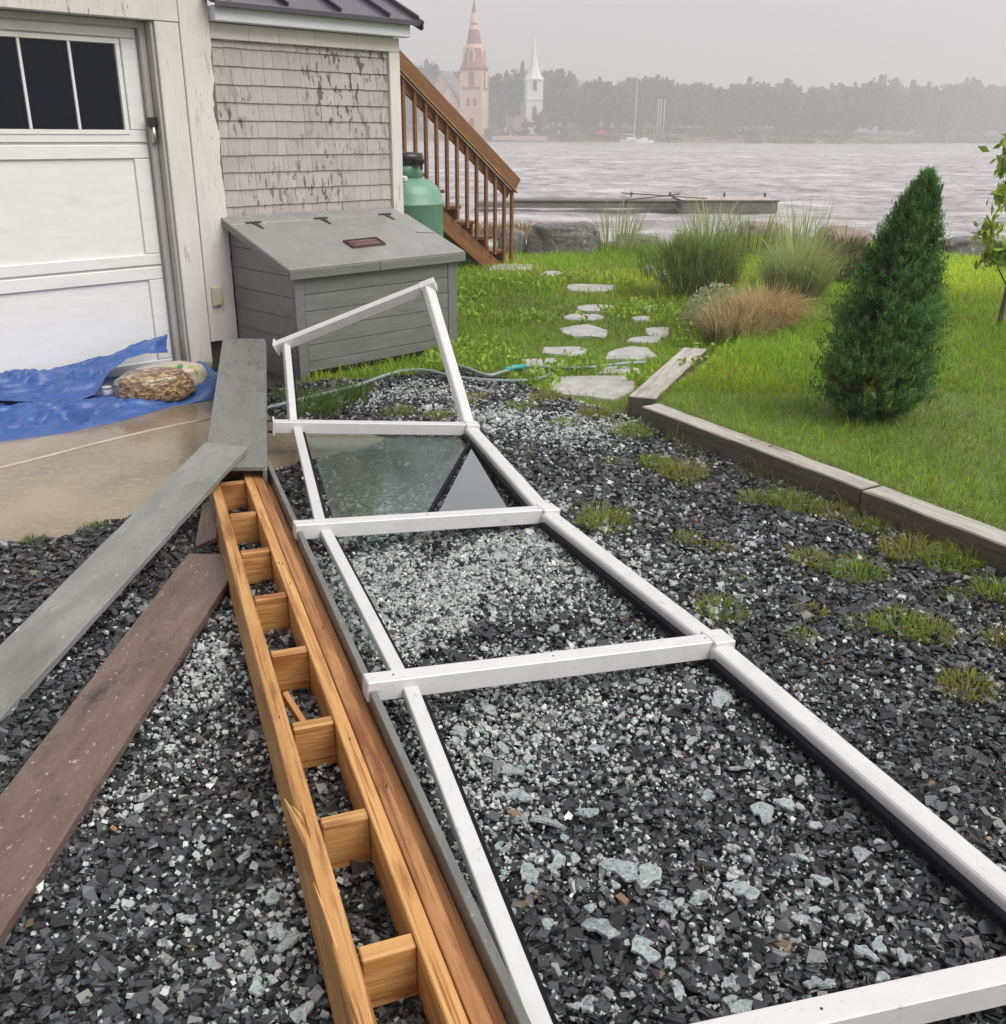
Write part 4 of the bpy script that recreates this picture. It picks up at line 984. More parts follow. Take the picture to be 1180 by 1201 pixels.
# white flowering bits at the bed edge
for q in [(914, 398), (762, 322), (778, 330)]:
    p = gp(*q); n = 60; Pn = np.stack([rng.normal(0, .035, n), rng.normal(0, .035, n), rng.uniform(.01, .10, n)], 1)
    V, Fc, C = cards(Pn, rng.uniform(.03, .06, n), vary((.42, .46, .34), n, .2), .6)
    lab = {914: 'small silver leaved plant tucked beside the blond grass mound', 762: 'pale leaved weed on the lawn before the dark shrub', 778: 'pale leaved weed touching the dark shrub'}[q[0]]
    o = link('pale_plant', np_me('pale_plant', V, Fc, C, leaf_m), None, None, Matrix.Translation((p.x, p.y, 0))); tag(o, lab, 'plant')

# weeds coming up through the gravel
WEED = [(708, 618, 1.25), (800, 560, 1.3), (770, 548, 1.0), (935, 596, 1.1), (975, 606, .9), (951, 662, .9), (1004, 678, 1.0), (846, 722, .9), (942, 752, .6), (806, 636, .7), (844, 646, .6),
        (1065, 652, 1.2), (1108, 664, 1.1), (1142, 658, 1.3), (1056, 740, 1.0), (1135, 812, .9), (860, 680, .5), (951, 722, .6), (640, 470, 1.1), (700, 490, 1.1), (742, 512, 1.2), (610, 480, .9),
        (515, 492, .9), (470, 488, 1.0), (560, 468, .8), (885, 590, .9), (1020, 622, .8), (1090, 745, .9), (1172, 700, 1.0), (668, 652, .5), (660, 500, .8), (720, 545, .6), (545, 478, .8), (1010, 735, .6)]
random.seed(33)
while len(WEED) < 58:
    a_, b_ = random.uniform(600, 1180), random.uniform(485, 830); q_ = gp(a_, b_); dl = float(xline(q_.y)) - q_.x
    if 0.03 < dl < 1.5 and random.random() < math.exp(-dl/.45): WEED.append((a_, b_, random.uniform(.3, .65)))
for k, (a_, b_, s_) in enumerate(WEED):
    p = gp(a_, b_); yel = random.random()
    col = (.19+.14*yel, .36-.02*yel, .035+.03*yel)
    clump('weed_tuft', p, int(460*s_), .085*s_, .02, .10*s_, .005, .9, col, 'tiny weed sprig in the gravel near the edging timbers' if k >= 34 else 'broad yellowish weed tuft growing through the dark gravel' if yel > .5 else 'broad fresh green weed tuft growing through the dark gravel', 'weed', 'weed sprigs in the gravel' if k >= 34 else 'yellowish weed tufts in the gravel' if yel > .5 else 'green weed tufts in the gravel', .35, .5, ((.34, .28, .12), .25))
for k, (a_, b_, s_) in enumerate([(375, 486, 1.2), (400, 474, 1.4), (348, 470, 1.1), (415, 462, 1.0), (240, 432, .9), (250, 428, .8), (112, 622, .45), (40, 636, .4)]):
    p = gp(a_, b_)
    lab = ['green weed tuft growing beside the storage box under the raised railing', 'green weed growing at the foot of the garage corner', 'tiny weed at the edge of the muddy puddle'][0 if k < 4 else 1 if k < 6 else 2]
    clump('weed_tuft', p, int(260*s_), .11*s_, .04, .13*s_, .006, .9, (.13, .20, .03), lab, 'weed', ['weeds by the storage box', 'weeds by the garage corner', 'weeds by the puddle'][0 if k < 4 else 1 if k < 6 else 2], .35, .5)
# seeding grass along the timber
x = np.linspace(0, 1, 900); Pt = np.array([list(E0.lerp(E2, t)) for t in x]); Pt[:, 0] += rng.normal(-.07, .05, 900); Pt[:, 1] += rng.normal(-.03, .05, 900); Pt[:, 2] = 0
kk = vnoise(Pt[:, 0], Pt[:, 1], 5, 77) > -.2; Pt = Pt[kk]; n = len(Pt)
V, Fc, C = blades(Pt, rng.gamma(5, .017, n), np.full(n, .004), rng.uniform(.3, 1.1, n), vary((.17, .18, .05), n, .35))
o = link('edge_grass', np_me('edge_grass', V, Fc, C, blade_m), None); tag(o, 'thin straggling grass along the foot of the edging timbers', 'grass', kind='stuff')

# ---------------------------------------------------------------- dwarf conifer
cb_ = gp(1033, 490, .115); con = thing('conifer', cb_, 'dense dark green dwarf conifer with leaning pointed top on the lawn', 'conifer')
CM = con.matrix_basis.copy(); CH = 1.27
Vs, Fs, Cs = [], [], []; base = 0
nb = 290
for k in range(nb):
    t = ((k + random.random())/nb)**1.08; a_ = k*2.39996 + random.uniform(-.5, .5)
    prof = np.interp(t, [0, .07, .14, .3, .47, .64, .81, .95, 1], [.25, .345, .37, .345, .29, .225, .145, .06, .008])*(1 + random.uniform(-.2, .14))
    axis = Vector((np.interp(t, [0, .14, .47, .64, .81, .95, 1], [-.06, -.06, -.03, -.01, .015, .05, .06]), 0, t*CH))
    out_ = Vector((math.cos(a_), math.sin(a_), 0)); root_ = axis + out_*prof*.30; tone = random.uniform(.6, 1.4); yel = random.random() < .15
    red = t < .25 and random.random() < .03
    for q in range(10):                                       # each spray is a fan of scaly twigs
        d_ = (out_ + Vector((random.gauss(0, .38), random.gauss(0, .38), random.uniform(-.05, .75)))).normalized()
        L_ = prof*random.uniform(.45, .74); n = 34; sg_ = rng.random(n)**.8
        P = np.array(root_)[None] + np.array(d_)[None]*(sg_*L_)[:, None] + np.array([0, 0, 1])[None]*(.05*sg_**2)[:, None] + rng.normal(0, .0075, (n, 3))
        P[:, 2] = np.maximum(P[:, 2], .012)
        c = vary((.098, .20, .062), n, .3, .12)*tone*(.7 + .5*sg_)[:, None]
        if yel: c = c*np.array([1.5, 1.25, 1.0])
        if red: c = vary((.17, .065, .03), n, .3)
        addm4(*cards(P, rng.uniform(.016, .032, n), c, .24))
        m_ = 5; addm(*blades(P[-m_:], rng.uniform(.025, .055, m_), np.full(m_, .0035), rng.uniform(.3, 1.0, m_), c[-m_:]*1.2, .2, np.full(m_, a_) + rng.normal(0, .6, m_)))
for k in range(16):                                           # whisker shoots at the tip
    P = np.array([[.055 + random.uniform(-.03, .03), random.uniform(-.03, .03), CH - random.uniform(.0, .12)]]); addm(*blades(P, np.array([random.uniform(.06, .14)]), np.array([.006]), np.array([random.uniform(.2, .7)]), vary((.06, .12, .05), 1), .2))
link('foliage', np_me('foliage', np.concatenate(Vs), np.concatenate(Fs), np.concatenate(Cs), blade_m), None, con, CM)
link('trunk', tube_me('trunk', [(0, 0, -.05), (.0, 0, .3), (.05, 0, .8), (.14, 0, 1.25)], .03, 7, True, [.04, .03, .02, .006]), barkm, con, CM)

# ---------------------------------------------------------------- young leafy tree
tb_ = gp(1171, 383, .11); yt = thing('sapling', tb_, 'young thin stemmed tree with pale green leaf clusters near the water', 'tree')
YM = yt.matrix_basis.copy()
link('trunk', tube_me('trunk', spline([(0, 0, -.05), (.02, 0, .4), (.05, .02, .9), (.03, 0, 1.4), (.08, 0, 2.0)], 5), .02, 7, True, list(np.linspace(.022, .006, 21))), barkm, yt, YM)
Vs, Fs, Cs = [], [], []; base = 0
for (bx_, bz, hx, hz_) in [(-.17, .62, .03, .3), (-.20, .80, .04, .45), (-.13, 1.05, .05, .6), (-.10, 1.30, .05, .9), (-.16, 1.48, .04, 1.0), (.16, 1.1, .04, .7), (.2, 1.5, .04, 1.1), (-.02, 1.66, .05, 1.3), (.1, 1.75, .05, 1.3), (-.09, .66, .03, .3), (.25, .8, .03, .4), (.02, 2.0, .07, 1.7), (-.03, 1.82, .06, 1.5)]:
    tipv = Vector((bx_, random.uniform(-.1, .1), bz)); link('branch', tube_me('branch', [Vector((hx, 0, hz_)), Vector((hx, 0, hz_)).lerp(tipv, .6) - Vector((0, 0, .03)), tipv], .006, 5, True, [.008, .006, .003]), barkm, yt, YM)
    for j in range(3):
        n = 26; P = np.array(tipv)[None] + rng.normal(0, .042, (n, 3)) + np.array([0, 0, -.03*j]) + rng.normal(0, .03, 3)
        addm4(*cards(P, rng.uniform(.06, .12, n), vary((.34, .44, .07), n, .35, .1), .45))
link('leaves', np_me('leaves', np.concatenate(Vs), np.concatenate(Fs), np.concatenate(Cs), leaf_m), None, yt, YM)

# ---------------------------------------------------------------- floating dock
dk = thing('dock', at(760, 246, 36.5), 'low floating timber dock with long gangway reaching into the lake', 'dock')
def dpt(px, z, Y): p = at(px, 200, Y); return Vector((p.x, Y, z))
DY = 36.6
beam('gangway', dpt(560, -.80, DY), dpt(795, -.78, DY), .9, .18, dockm, dk, bevel=.02)
beam('gangway_deck', dpt(600, -.64, DY), dpt(795, -.62, DY), 1.0, .05, dockm, dk, bevel=.01)
beam('float', dpt(796, -.80, DY), dpt(907, -.78, DY), 2.2, .40, dockm, dk, bevel=.03)
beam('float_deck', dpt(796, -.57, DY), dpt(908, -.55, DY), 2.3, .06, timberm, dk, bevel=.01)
beam('spar', dpt(730, -.35, DY-.6), dpt(832, -.50, DY-1.0), .035, .035, ironm, dk, bevel=.01)
beam('spar', dpt(735, -.60, DY-.5), dpt(800, -.36, DY-1.0), .035, .035, ironm, dk, bevel=.01)
for px_ in (742, 788, 852, 900): beam('bollard', dpt(px_, -.45, DY-.9), dpt(px_, -.30, DY-.9), .07, .07, ironm, dk, up=(0, 1, 0), bevel=.02)
# rusty weed covered hummock at the shore
c = gp(586, 272, -1.0); c.y = 27; n = 900
P = np.stack([rng.normal(0, .62, n), rng.normal(0, .4, n), rng.uniform(0, .18, n)], 1)
V, Fc, C = blades(P, rng.uniform(.1, .38, n), np.full(n, .03), rng.uniform(.2, .8, n), vary((.32, .22, .08), n, .3)); cc = at(592, 262, 27)
o = link('shore_grass', np_me('shore_grass', V, Fc, C, blade_m), None, None, Matrix.Translation((cc.x, 27, -1.02))); tag(o, 'rust coloured marsh grass hummock in the water beyond the stairs', 'grass')

# ---------------------------------------------------------------- far shore
def shoreD(x): return 300 + 130*sst(70, 210, x)
def fz(x, y): d = y - shoreD(x); return -1.6 + 2.8*sst(-2, 14, d) + 11*sst(30, 260, d) + .4*vnoise(x, y, .06, 61)
sx_ = np.linspace(-330, 620, 160); sd2 = np.concatenate([np.linspace(-3, 30, 16), np.linspace(40, 330, 22)])
Xf = np.repeat(sx_[None], len(sd2), 0); Yf = shoreD(Xf) + sd2[:, None]; Zf = fz(Xf, Yf)
V = np.stack([Xf.ravel(), Yf.ravel(), Zf.ravel()], 1); nx, ny = len(sx_), len(sd2)
ii = (np.arange(ny-1)[:, None]*nx + np.arange(nx-1)[None]).ravel()
tag(link('far_shore', np_me('far_shore', V, np.stack([ii, ii+1, ii+nx+1, ii+nx], 1), mat=shorem, smooth=True), None), kind='structure')
def crown(n, rx, h, pine=False):
    if pine:
        t = rng.random(n)**.8; a_ = rng.uniform(0, 6.28, n); r = rx*(1-t)*(.45 + .55*rng.random(n))*(1 + .25*np.sin(t*40))
        P = np.stack([np.cos(a_)*r, np.sin(a_)*r, h*(.10 + .90*t)], 1); sh = .55 + .6*t
    else:
        m_ = rng.integers(7, 12); cen = np.stack([rng.normal(0, rx*.45, m_), rng.normal(0, rx*.45, m_), h*rng.uniform(.28, .88, m_)], 1); rad = rx*rng.uniform(.35, .62, m_)
        w_ = rng.integers(0, m_, n); u = rng.normal(0, 1, (n, 3)); u /= np.linalg.norm(u, axis=1)[:, None]
        P = cen[w_] + u*(rad[w_]*rng.random(n)**.3)[:, None]; P[:, 2] = np.clip(P[:, 2], h*.08, None); sh = .75 + .45*(u[:, 2]*.5 + .5)
    return P, sh
def far_tree(px, D, ytop, rx, pine, col, label, n=700):
    p = at(px, 150, D); z = float(fz(np.array([p.x]), np.array([D]))[0]); h = at(px, ytop, D).z - z
    r_ = thing('pine_tree' if pine else 'broadleaf_tree', (p.x, D, z), label, 'tree', 'trees on the far shore'); M = r_.matrix_basis.copy()
    P, sh = crown(n, rx, h, pine)
    V, Fc, C = cards(P, rng.uniform(.7, 1.5, n), vary(col, n, .3, .1), .7)
    link('crown', np_me('crown', V, Fc, C, far_m), None, r_, M)
    link('trunk', tube_me('trunk', [(0, 0, -.5), (0, 0, h*.45), (0, 0, h*.7)], .3, 6, True, [.4, .28, .12]), barkm, r_, M)
G1, G2, G3 = (.045, .068, .022), (.07, .09, .03), (.095, .105, .035)
far_tree(592, 318, 83, 3.6, False, G1, 'dark broadleaf tree beside the pink church tower on the far shore')
far_tree(606, 322, 82, 3.2, False, G1, 'dark broadleaf tree between the two church spires')
far_tree(612, 326, 72, 2.6, True, (.035, .05, .03), 'tall pointed pine behind the white church spire', 600)
far_tree(646, 316, 74, 4.2, False, G2, 'tall pale green tree beside the white church')
far_tree(662, 322, 80, 4.4, False, G1, 'broad dark tree beside the pale tree at the white church')
far_tree(682, 318, 86, 4.2, False, G2, 'rounded green tree midway along the far shore meadow')
far_tree(702, 324, 88, 4.2, False, G1, 'dark rounded tree behind the red boat on the far shore')
far_tree(712, 308, 136, 1.7, True, (.03, .045, .028), 'small dark pine by the red boat', 300)
far_tree(722, 328, 92, 4.0, False, G1, 'dark tree behind the sailing boat mast')
far_tree(752, 330, 93, 4.4, False, G2, 'tree behind the three flagpoles on the far shore')
far_tree(484, 322, 68, 4.6, False, G2, 'pale tree behind the church roof next to the garage eave')
far_tree(502, 326, 68, 4.2, False, G1, 'dark tree behind the pink church gable')
far_tree(520, 328, 66, 3.6, False, G2, 'tall tree between the church gable and its tower')
far_tree(536, 330, 80, 3.2, False, G1, 'dark tree directly behind the pink church tower')
far_tree(634, 306, 128, 1.9, False, (.13, .15, .085), 'small pale leafed tree in front of the white church', 420)
far_tree(617, 306, 140, 1.2, False, (.12, .14, .08), 'low shrub like tree at the foot of the white church', 240)
Vs, Fs, Cs = [], [], []; base = 0
for k in range(430):
    px_ = random.uniform(440, 1330); D = 336 + random.uniform(0, 60)
    p0 = at(px_, 150, D); D = max(D, float(shoreD(np.array([p0.x]))[0]) + random.uniform(10, 95))
    p = at(px_, 150, D); z = float(fz(np.array([p.x]), np.array([D]))[0])
    ytop = np.interp(px_, [440, 560, 660, 760, 860, 960, 1060, 1180, 1330], [76, 82, 84, 92, 97, 98, 94, 98, 98]) + 4*math.sin(px_/21.0) + 3*math.sin(px_/8.3 + 1) + random.uniform(-1, 12)
    h = max(7, at(px_, ytop, D).z - z); pine = random.random() < .25
    P, sh = crown(230, (2.2 if pine else random.uniform(3.2, 5.2))*D/330, h, pine)
    n = len(P); V, Fc, C = cards(P + np.array([[p.x, D, z]]), rng.uniform(1.0, 2.2, n)*D/330, vary(random.choice([G1, G2, G1, G3, (.04, .05, .03)]), n, .25, .1), .75); addm(V, Fc, C)
o = link('far_woods', np_me('far_woods', np.concatenate(Vs), np.concatenate(Fs), np.concatenate(Cs), far_m), None)
tag(o, 'hazy mass of woodland covering the far shore', 'woods', kind='stuff')
# waterside bushes of the far bank
Vs, Fs, Cs = [], [], []; base = 0
for k in range(150):
    px_ = random.uniform(540, 1300); p = at(px_, 160, 305); x_ = p.x; D = float(shoreD(np.array([x_]))[0]) + random.uniform(3, 22); p = at(px_, 160, D)
    z = float(fz(np.array([p.x]), np.array([D]))[0]); n = 70
    P = rng.normal(0, 1, (n, 3))*np.array([1.8, 1.2, .55]) + np.array([p.x, D, z+.6]); V, Fc, C = cards(P, rng.uniform(.5, 1.1, n), vary(random.choice([(.10, .11, .05), (.15, .14, .07), (.07, .09, .04)]), n, .3), .7); addm(V, Fc, C)
o = link('bank_bushes', np_me('bank_bushes', np.concatenate(Vs), np.concatenate(Fs), np.concatenate(Cs), far_m), None); tag(o, 'low scrub along the waterline of the far shore', 'scrub', kind='stuff')

# church with a red brown spire
def prism_roof(name, frame, u0, u1, v0, v1, z0, zr, mat, parent, over=.4, axis='v', th=.25):
    """gable roof of two slabs, ridge along v (depth) or u"""
    bm = bmesh.new()
    if axis == 'v':
        um = (u0+u1)/2; sec = [(u0-over, z0-over*.9), (um, zr), (u1+over, z0-over*.9), (u1+over-.15, z0-over*.9-th), (um, zr-th*1.3), (u0-over+.15, z0-over*.9-th)]
        a = [bm.verts.new((u, v0-over, z)) for u, z in sec]; b = [bm.verts.new((u, v1+over, z)) for u, z in sec]
    else:
        vm = (v0+v1)/2; sec = [(v0-over, z0-over*.9), (vm, zr), (v1+over, z0-over*.9), (v1+over-.15, z0-over*.9-th), (vm, zr-th*1.3), (v0-over+.15, z0-over*.9-th)]
        a = [bm.verts.new((u0-over, v, z)) for v, z in sec]; b = [bm.verts.new((u1+over, v, z)) for v, z in sec]
    for i in range(6): bm.faces.new((a[i], a[(i+1) % 6], b[(i+1) % 6], b[i]))
    bm.faces.new(a[::-1]); bm.faces.new(b)
    return link(name, bmesh_me(name, bm), mat, parent, frame)
def gable_wall(name, frame, u0, u1, v0, v1, z0, z1, zr, mat, parent):
    bm = bmesh.new(); sec = [(u0, z0), (u1, z0), (u1, z1), ((u0+u1)/2, zr), (u0, z1)]
    a = [bm.verts.new((u, v0, z)) for u, z in sec]; b = [bm.verts.new((u, v1, z)) for u, z in sec]
    for i in range(5): bm.faces.new((a[i], a[(i+1) % 5], b[(i+1) % 5], b[i]))
    bm.faces.new(a[::-1]); bm.faces.new(b)
    return link(name, bmesh_me(name, bm), mat, parent, frame)
def lancet(name, frame, u, v, z0, w_, h, mat, parent):
    bm = bmesh.new(); sec = [(u-w_/2, z0), (u+w_/2, z0), (u+w_/2, z0+h*.7), (u+w_*.3, z0+h*.88), (u, z0+h), (u-w_*.3, z0+h*.88), (u-w_/2, z0+h*.7)]
    a = [bm.verts.new((p, v-.12, z)) for p, z in sec]; b = [bm.verts.new((p, v+.05, z)) for p, z in sec]
    for i in range(7): bm.faces.new((a[i], a[(i+1) % 7], b[(i+1) % 7], b[i]))
    bm.faces.new(a[::-1]); bm.faces.new(b)
    return link(name, bmesh_me(name, bm), mat, parent, frame)
D1 = 312; c = at(556.5, 154, D1); gz = c.z - .6
K = D1/1231.0*1.0
def zy(y, D): return at(557, y, D).z
C1 = Matrix.Translation((c.x, D1, 0)) @ Matrix.Rotation(math.radians(-14), 4, 'Z')
ch = thing('church', None, 'cream and red brown wooden church with tall banded spire on the far shore', 'church', M=C1 @ Matrix.Translation((0, 0, gz)))
tw = 3.05; ztop = zy(82, D1)
def cbx(name, lo, hi, mat, par, fr=C1): return box(name, lo, hi, mat, par, fr, .02)
tow = cbx('tower', (-tw, -tw, gz-1), (tw, tw, ztop), cream, ch)
for zz, hh in ((zy(105, D1), .5), (zy(128, D1), .45), (ztop-.3, .8)): cbx('trim_band', (-tw-.25, -tw-.25, zz), (tw+.25, tw+.25, zz+hh), redtr if hh > .46 else cream, tow)
for s_ in (-1, 1):
    for t_ in (-1, 1): cbx('buttress', (s_*tw-.35, t_*tw-.35, gz-1), (s_*tw+.35, t_*tw+.35, ztop-1.2), cream, tow)
lancet('window', C1, 0, -tw, zy(103, D1), 1.7, 4.6, redtr, tow)
for u_ in (-1.0, 1.0): lancet('window', C1, u_, -tw, zy(125, D1), 1.0, 2.6, redtr, tow)
lancet('window', C1, 0, -tw, zy(149, D1), 1.5, 2.6, redtr, tow)
lancet('window', C1 @ Matrix.Rotation(math.pi/2, 4, 'Z'), 0, -tw, zy(103, D1), 1.7, 4.6, redtr, tow)
zsp = zy(-4, D1); r45 = math.pi/8
def spz(y): return zy(y, D1)
sp = link('spire', lathe_me('spire', [(4.25, ztop+.3), (3.6, spz(76)), (3.0, spz(70)), (2.55, spz(62)), (2.1, spz(50)), (1.45, spz(35)), (.95, spz(24)), (.05, zsp)], 8, False, r45), redtr, ch, C1)
for y0, y1, r0, r1 in ((57, 52, 2.5, 2.25), (35, 30, 1.62, 1.40), (27, 15, 1.22, .75)):
    link('spire_band', lathe_me('spire_band', [(r0, spz(y0)), (r1, spz(y1))], 8, False, r45), cream, sp, C1)
for s_ in range(4):
    Mr = C1 @ Matrix.Rotation(s_*math.pi/2, 4, 'Z')
    gable_wall('spire_dormer', Mr, -1.0, 1.0, -3.15, -1.6, spz(74), spz(63), spz(54), cream, sp)
    lancet('dormer_window', Mr, 0, -3.15, spz(73), 1.0, 3.4, redtr, sp)
gl, gr_ = at(491, 120, D1+8).x - c.x, at(546, 120, D1+8).x - c.x
zn = zy(118, D1); zr = zy(84, D1)
nv = gable_wall('nave', C1, gl, gr_-2.2, 3, 26, gz-1, zn-1.5, zr, cream, ch)
prism_roof('nave_roof', C1, gl, gr_-2.2, 3, 26, zn-1.5, zr+.5, slate, ch, .6)
pv = gable_wall('porch', C1, gl+3.8, gr_+1.0, -1.5, 2.9, gz-1, zy(141, D1), zy(101, D1), cream, ch)
prism_roof('porch_roof', C1, gl+3.8, gr_+1.0, -1.3, 2.8, zy(141, D1), zy(100, D1)+.2, slate, ch, .5)
lancet('window', C1, (gl+gr_)/2+2.4, -1.5, zy(143, D1), 2.2, 4.6, redtr, pv)
# white church
D2 = 315; c2_ = at(625, 154, D2); C2 = Matrix.Translation((c2_.x, D2, 0)) @ Matrix.Rotation(math.radians(8), 4, 'Z'); g2 = c2_.z - .6
wc = thing('church', None, 'white wooden church with slender white spire on the far shore', 'church', M=C2 @ Matrix.Translation((0, 0, g2)))
t2 = 2.45; zt2 = zy(94, D2)
tw2 = box('tower', (-t2, -t2, g2-1), (t2, t2, zt2), chwhite, wc, C2, .02)
box('trim_band', (-t2-.25, -t2-.25, zt2-.1), (t2+.25, t2+.25, zt2+.35), chwhite, tw2, C2, .02)
box('trim_band', (-t2-.2, -t2-.2, zy(117, D2)), (t2+.2, t2+.2, zy(117, D2)+.4), chwhite, tw2, C2, .02)
lancet('window', C2, 0, -t2, zy(106, D2), 1.1, 2.8, darkwin, tw2); lancet('window', C2, 0, -t2, zy(140, D2), 1.4, 4.0, darkwin, tw2)
link('spire', lathe_me('spire', [(3.2, zt2+.3), (2.3, zy(88, D2)), (1.35, zy(78, D2)), (.85, zy(68, D2)), (.45, zy(56, D2)), (.05, zy(35, D2))], 8, False, r45), chwhite, wc, C2)
gable_wall('nave', C2, -5.5, 5.5, 2.5, 22, g2-1, g2+6, g2+11, chwhite, wc)
prism_roof('nave_roof', C2, -5.5, 5.5, 2.5, 22, g2+6, g2+11.4, slate, wc, .5)
# houses
def house(px, D, wpx, hpx, ybase, mat, label, rot=0, rmat=slate):
    p = at(px, ybase, D); s_ = D/1231.0; W, H_ = wpx*s_/2, hpx*s_; M = Matrix.Translation((p.x, D, p.z)) @ Matrix.Rotation(rot, 4, 'Z')
    h_ = thing('house', None, label, 'house', M=M)
    wl = gable_wall('wall', M, -W, W, -W*.6, W*.6, -4, H_*.55, H_*.98, mat, h_)
    prism_roof('roof', M, -W, W, -W*.6, W*.6, H_*.55, H_, rmat, h_, .3)
    for u_ in (-.45, .0, .45): lancet('window', M, W*u_, -W*.6, H_*.15, W*.16, H_*.3, darkwin, wl)
    box('wing', (W*.9, -W*.4, -4), (W*1.7, W*.5, H_*.45), mat, h_, M, .02)
    box('wing_roof', (W*.85, -W*.5, H_*.452), (W*1.75, W*.6, H_*.6), rmat, h_, M, .15)
house(1012, 478, 18, 15, 152, bluewhite, 'pale blue white gabled house standing low on the wooded far shore')
house(1108, 486, 15, 12, 152, seawallm, 'faint buff coloured house among trees on the far shore')
house(757, 345, 7, 8, 148, chwhite, 'tiny white cottage behind the flagpoles')
house(650, 326, 12, 9, 156, chwhite, 'low white building beside the white church')
house(582, 316, 9, 7, 157, chwhite, 'low white shed beside the pink church tower')
# sailing boat
sbp = at(741, 163, 288); sbm = Matrix.Translation((sbp.x, 288, -1.0)); s_ = 288/1231.0
sl = thing('sailing_boat', None, 'white sailing boat with bare mast moored off the far shore', 'boat', M=sbm)
bm = bmesh.new(); secs_ = [(-3.2, .55, 1.0), (-1.5, 1.0, .9), (.8, 1.0, .95), (2.6, .5, 1.1), (3.6, .05, 1.25)]
rg = []
for x_, hwid, zt_ in secs_: rg.append([bm.verts.new((x_, -hwid, zt_)), bm.verts.new((x_, -hwid*.7, .1)), bm.verts.new((x_, 0, -.35)), bm.verts.new((x_, hwid*.7, .1)), bm.verts.new((x_, hwid, zt_))])
for i in range(4):
    for k in range(4): bm.faces.new((rg[i][k], rg[i][k+1], rg[i+1][k+1], rg[i+1][k]))
    bm.faces.new((rg[i][0], rg[i+1][0], rg[i+1][4], rg[i][4]))
bm.faces.new(rg[0]); bm.faces.new(rg[-1][::-1])
link('hull', bmesh_me('hull', bm), chwhite, sl, sbm)
box('cabin', (-1.4, -.6, .95), (1.2, .6, 1.55), chwhite, sl, sbm, .1)
link('mast', tube_me('mast', [(.6, 0, .9), (.75, 0, 16.3)], .09, 8, True, [.12, .07]), chwhite, sl, sbm)
link('boom', tube_me('boom', [(.6, 0, 2.2), (-2.8, 0, 2.3)], .1, 8), chwhite, sl, sbm)
mb = at(757, 164, 291); Mb = Matrix.Translation((mb.x, 291, -1.0))
mt = thing('motor_boat', None, 'low white motor boat beside the sailing boat', 'boat', M=Mb)
box('hull', (-2.6, -.8, -.2), (2.4, .8, .7), chwhite, mt, Mb, .25); box('cabin', (-1.2, -.6, .702), (.6, .6, 1.4), chwhite, mt, Mb, .12)
for k, px_ in enumerate((770.5, 773.5, 777.5)):
    p = at(px_, 160, 312); z = float(fz(np.array([p.x]), np.array([312]))[0]); Mp = Matrix.Translation((p.x, 312, z))
    fp = thing('flagpole', None, 'bare white flagpole in the row of three behind the moored boats', 'flagpole', 'three flagpoles on the far shore', M=Mp)
    link('pole', tube_me('pole', [(0, 0, -.3), (0, 0, 9.3)], .1, 8, True, [.14, .09]), chwhite, fp, Mp); link('finial', lathe_me('finial', [(.02, 9.3), (.16, 9.42), (.16, 9.5), (.02, 9.62)], 8), chwhite, fp, Mp)
rp = at(706, 160, 304); Mr_ = Matrix.Translation((rp.x, 304, 0.9)); rb = thing('beached_boat', None, 'red hulled boat pulled up on the far bank', 'boat', M=Mr_)
box('hull', (-1.5, -.6, 0), (1.5, .6, .9), redp, rb, Mr_, .25); box('cabin', (-.6, -.4, .902), (.5, .4, 1.6), redp, rb, Mr_, .1)
p0, p1 = at(577, 160, 299), at(642, 160, 299)
sw_ = beam('sea_wall', Vector((p0.x, 300.5, .0)), Vector((p1.x, 300.5, .0)), 1.0, 1.2, seawallm, None, bevel=.05, jitter=.12, cuts=20); tag(sw_, 'pale stone sea wall below the churches', 'wall')
random.seed(12)
for k in range(9):
    px_ = random.uniform(588, 662); D = random.uniform(306, 316); p = at(px_, 155, D); z = float(fz(np.array([p.x]), np.array([D]))[0]); Mg = Matrix.Translation((p.x, D, z))
    hh = random.uniform(1.3, 2.4); gable = gable_wall('gravestone', Mg, -.38, .38, -.12, .12, -.3, hh*.8, hh, chwhite, None); tag(gable, 'small upright white gravestone on the grass between the churches', 'gravestone', 'gravestones below the churches')

# ---------------------------------------------------------------- crushed safety glass
PB = [[fq(i, a_, b_) for a_, b_ in ((.03, .14), (.03, .95), (.97, .95), (.97, .14))] for i in range(4)]
def gdens(px, py):
    d = np.zeros(len(px))
    for cx0, cy0, sx0, sy0, a_ in [(450, 690, 60, 45, 1.0), (560, 650, 110, 28, .75), (600, 720, 110, 45, .55), (450, 760, 50, 30, 1.0), (600, 850, 110, 60, .48), (540, 960, 70, 90, .38), (700, 940, 170, 130, .30), (850, 1040, 170, 110, .16),
                                 (500, 470, 50, 14, .4), (610, 492, 55, 14, .42), (690, 510, 70, 20, .25), (250, 770, 26, 40, 1.0), (215, 850, 35, 50, .40), (180, 960, 60, 40, .34), (130, 1030, 60, 50, .28),
                                 (240, 1060, 100, 90, .22), (330, 1110, 50, 80, .3), (345, 960, 40, 120, .15), (390, 900, 30, 150, .2), (560, 1100, 50, 90, .3), (900, 700, 250, 120, .035), (900, 900, 200, 150, .03), (60, 760, 70, 80, .07), (150, 560, 40, 20, .0)]:
        d += a_*np.exp(-.5*((px-cx0)/sx0)**2 - .5*((py-cy0)/sy0)**2)
    return d
x, y = scatter(260000, -1.6, 1.9, 1.0, 6.6); z = hgt(x, y)
px, py = pixv(np.stack([x, y, z], 1)); k = (rng.random(len(x)) < gdens(px, py)*(.72 + .75*vnoise(x, y, 9, 91)).clip(.12, 1.5)*.80) & (lawnmask(x, y) < .5) & ~pip(x, y, PUD)
x, y, z = x[k], y[k], z[k]; n = len(x)
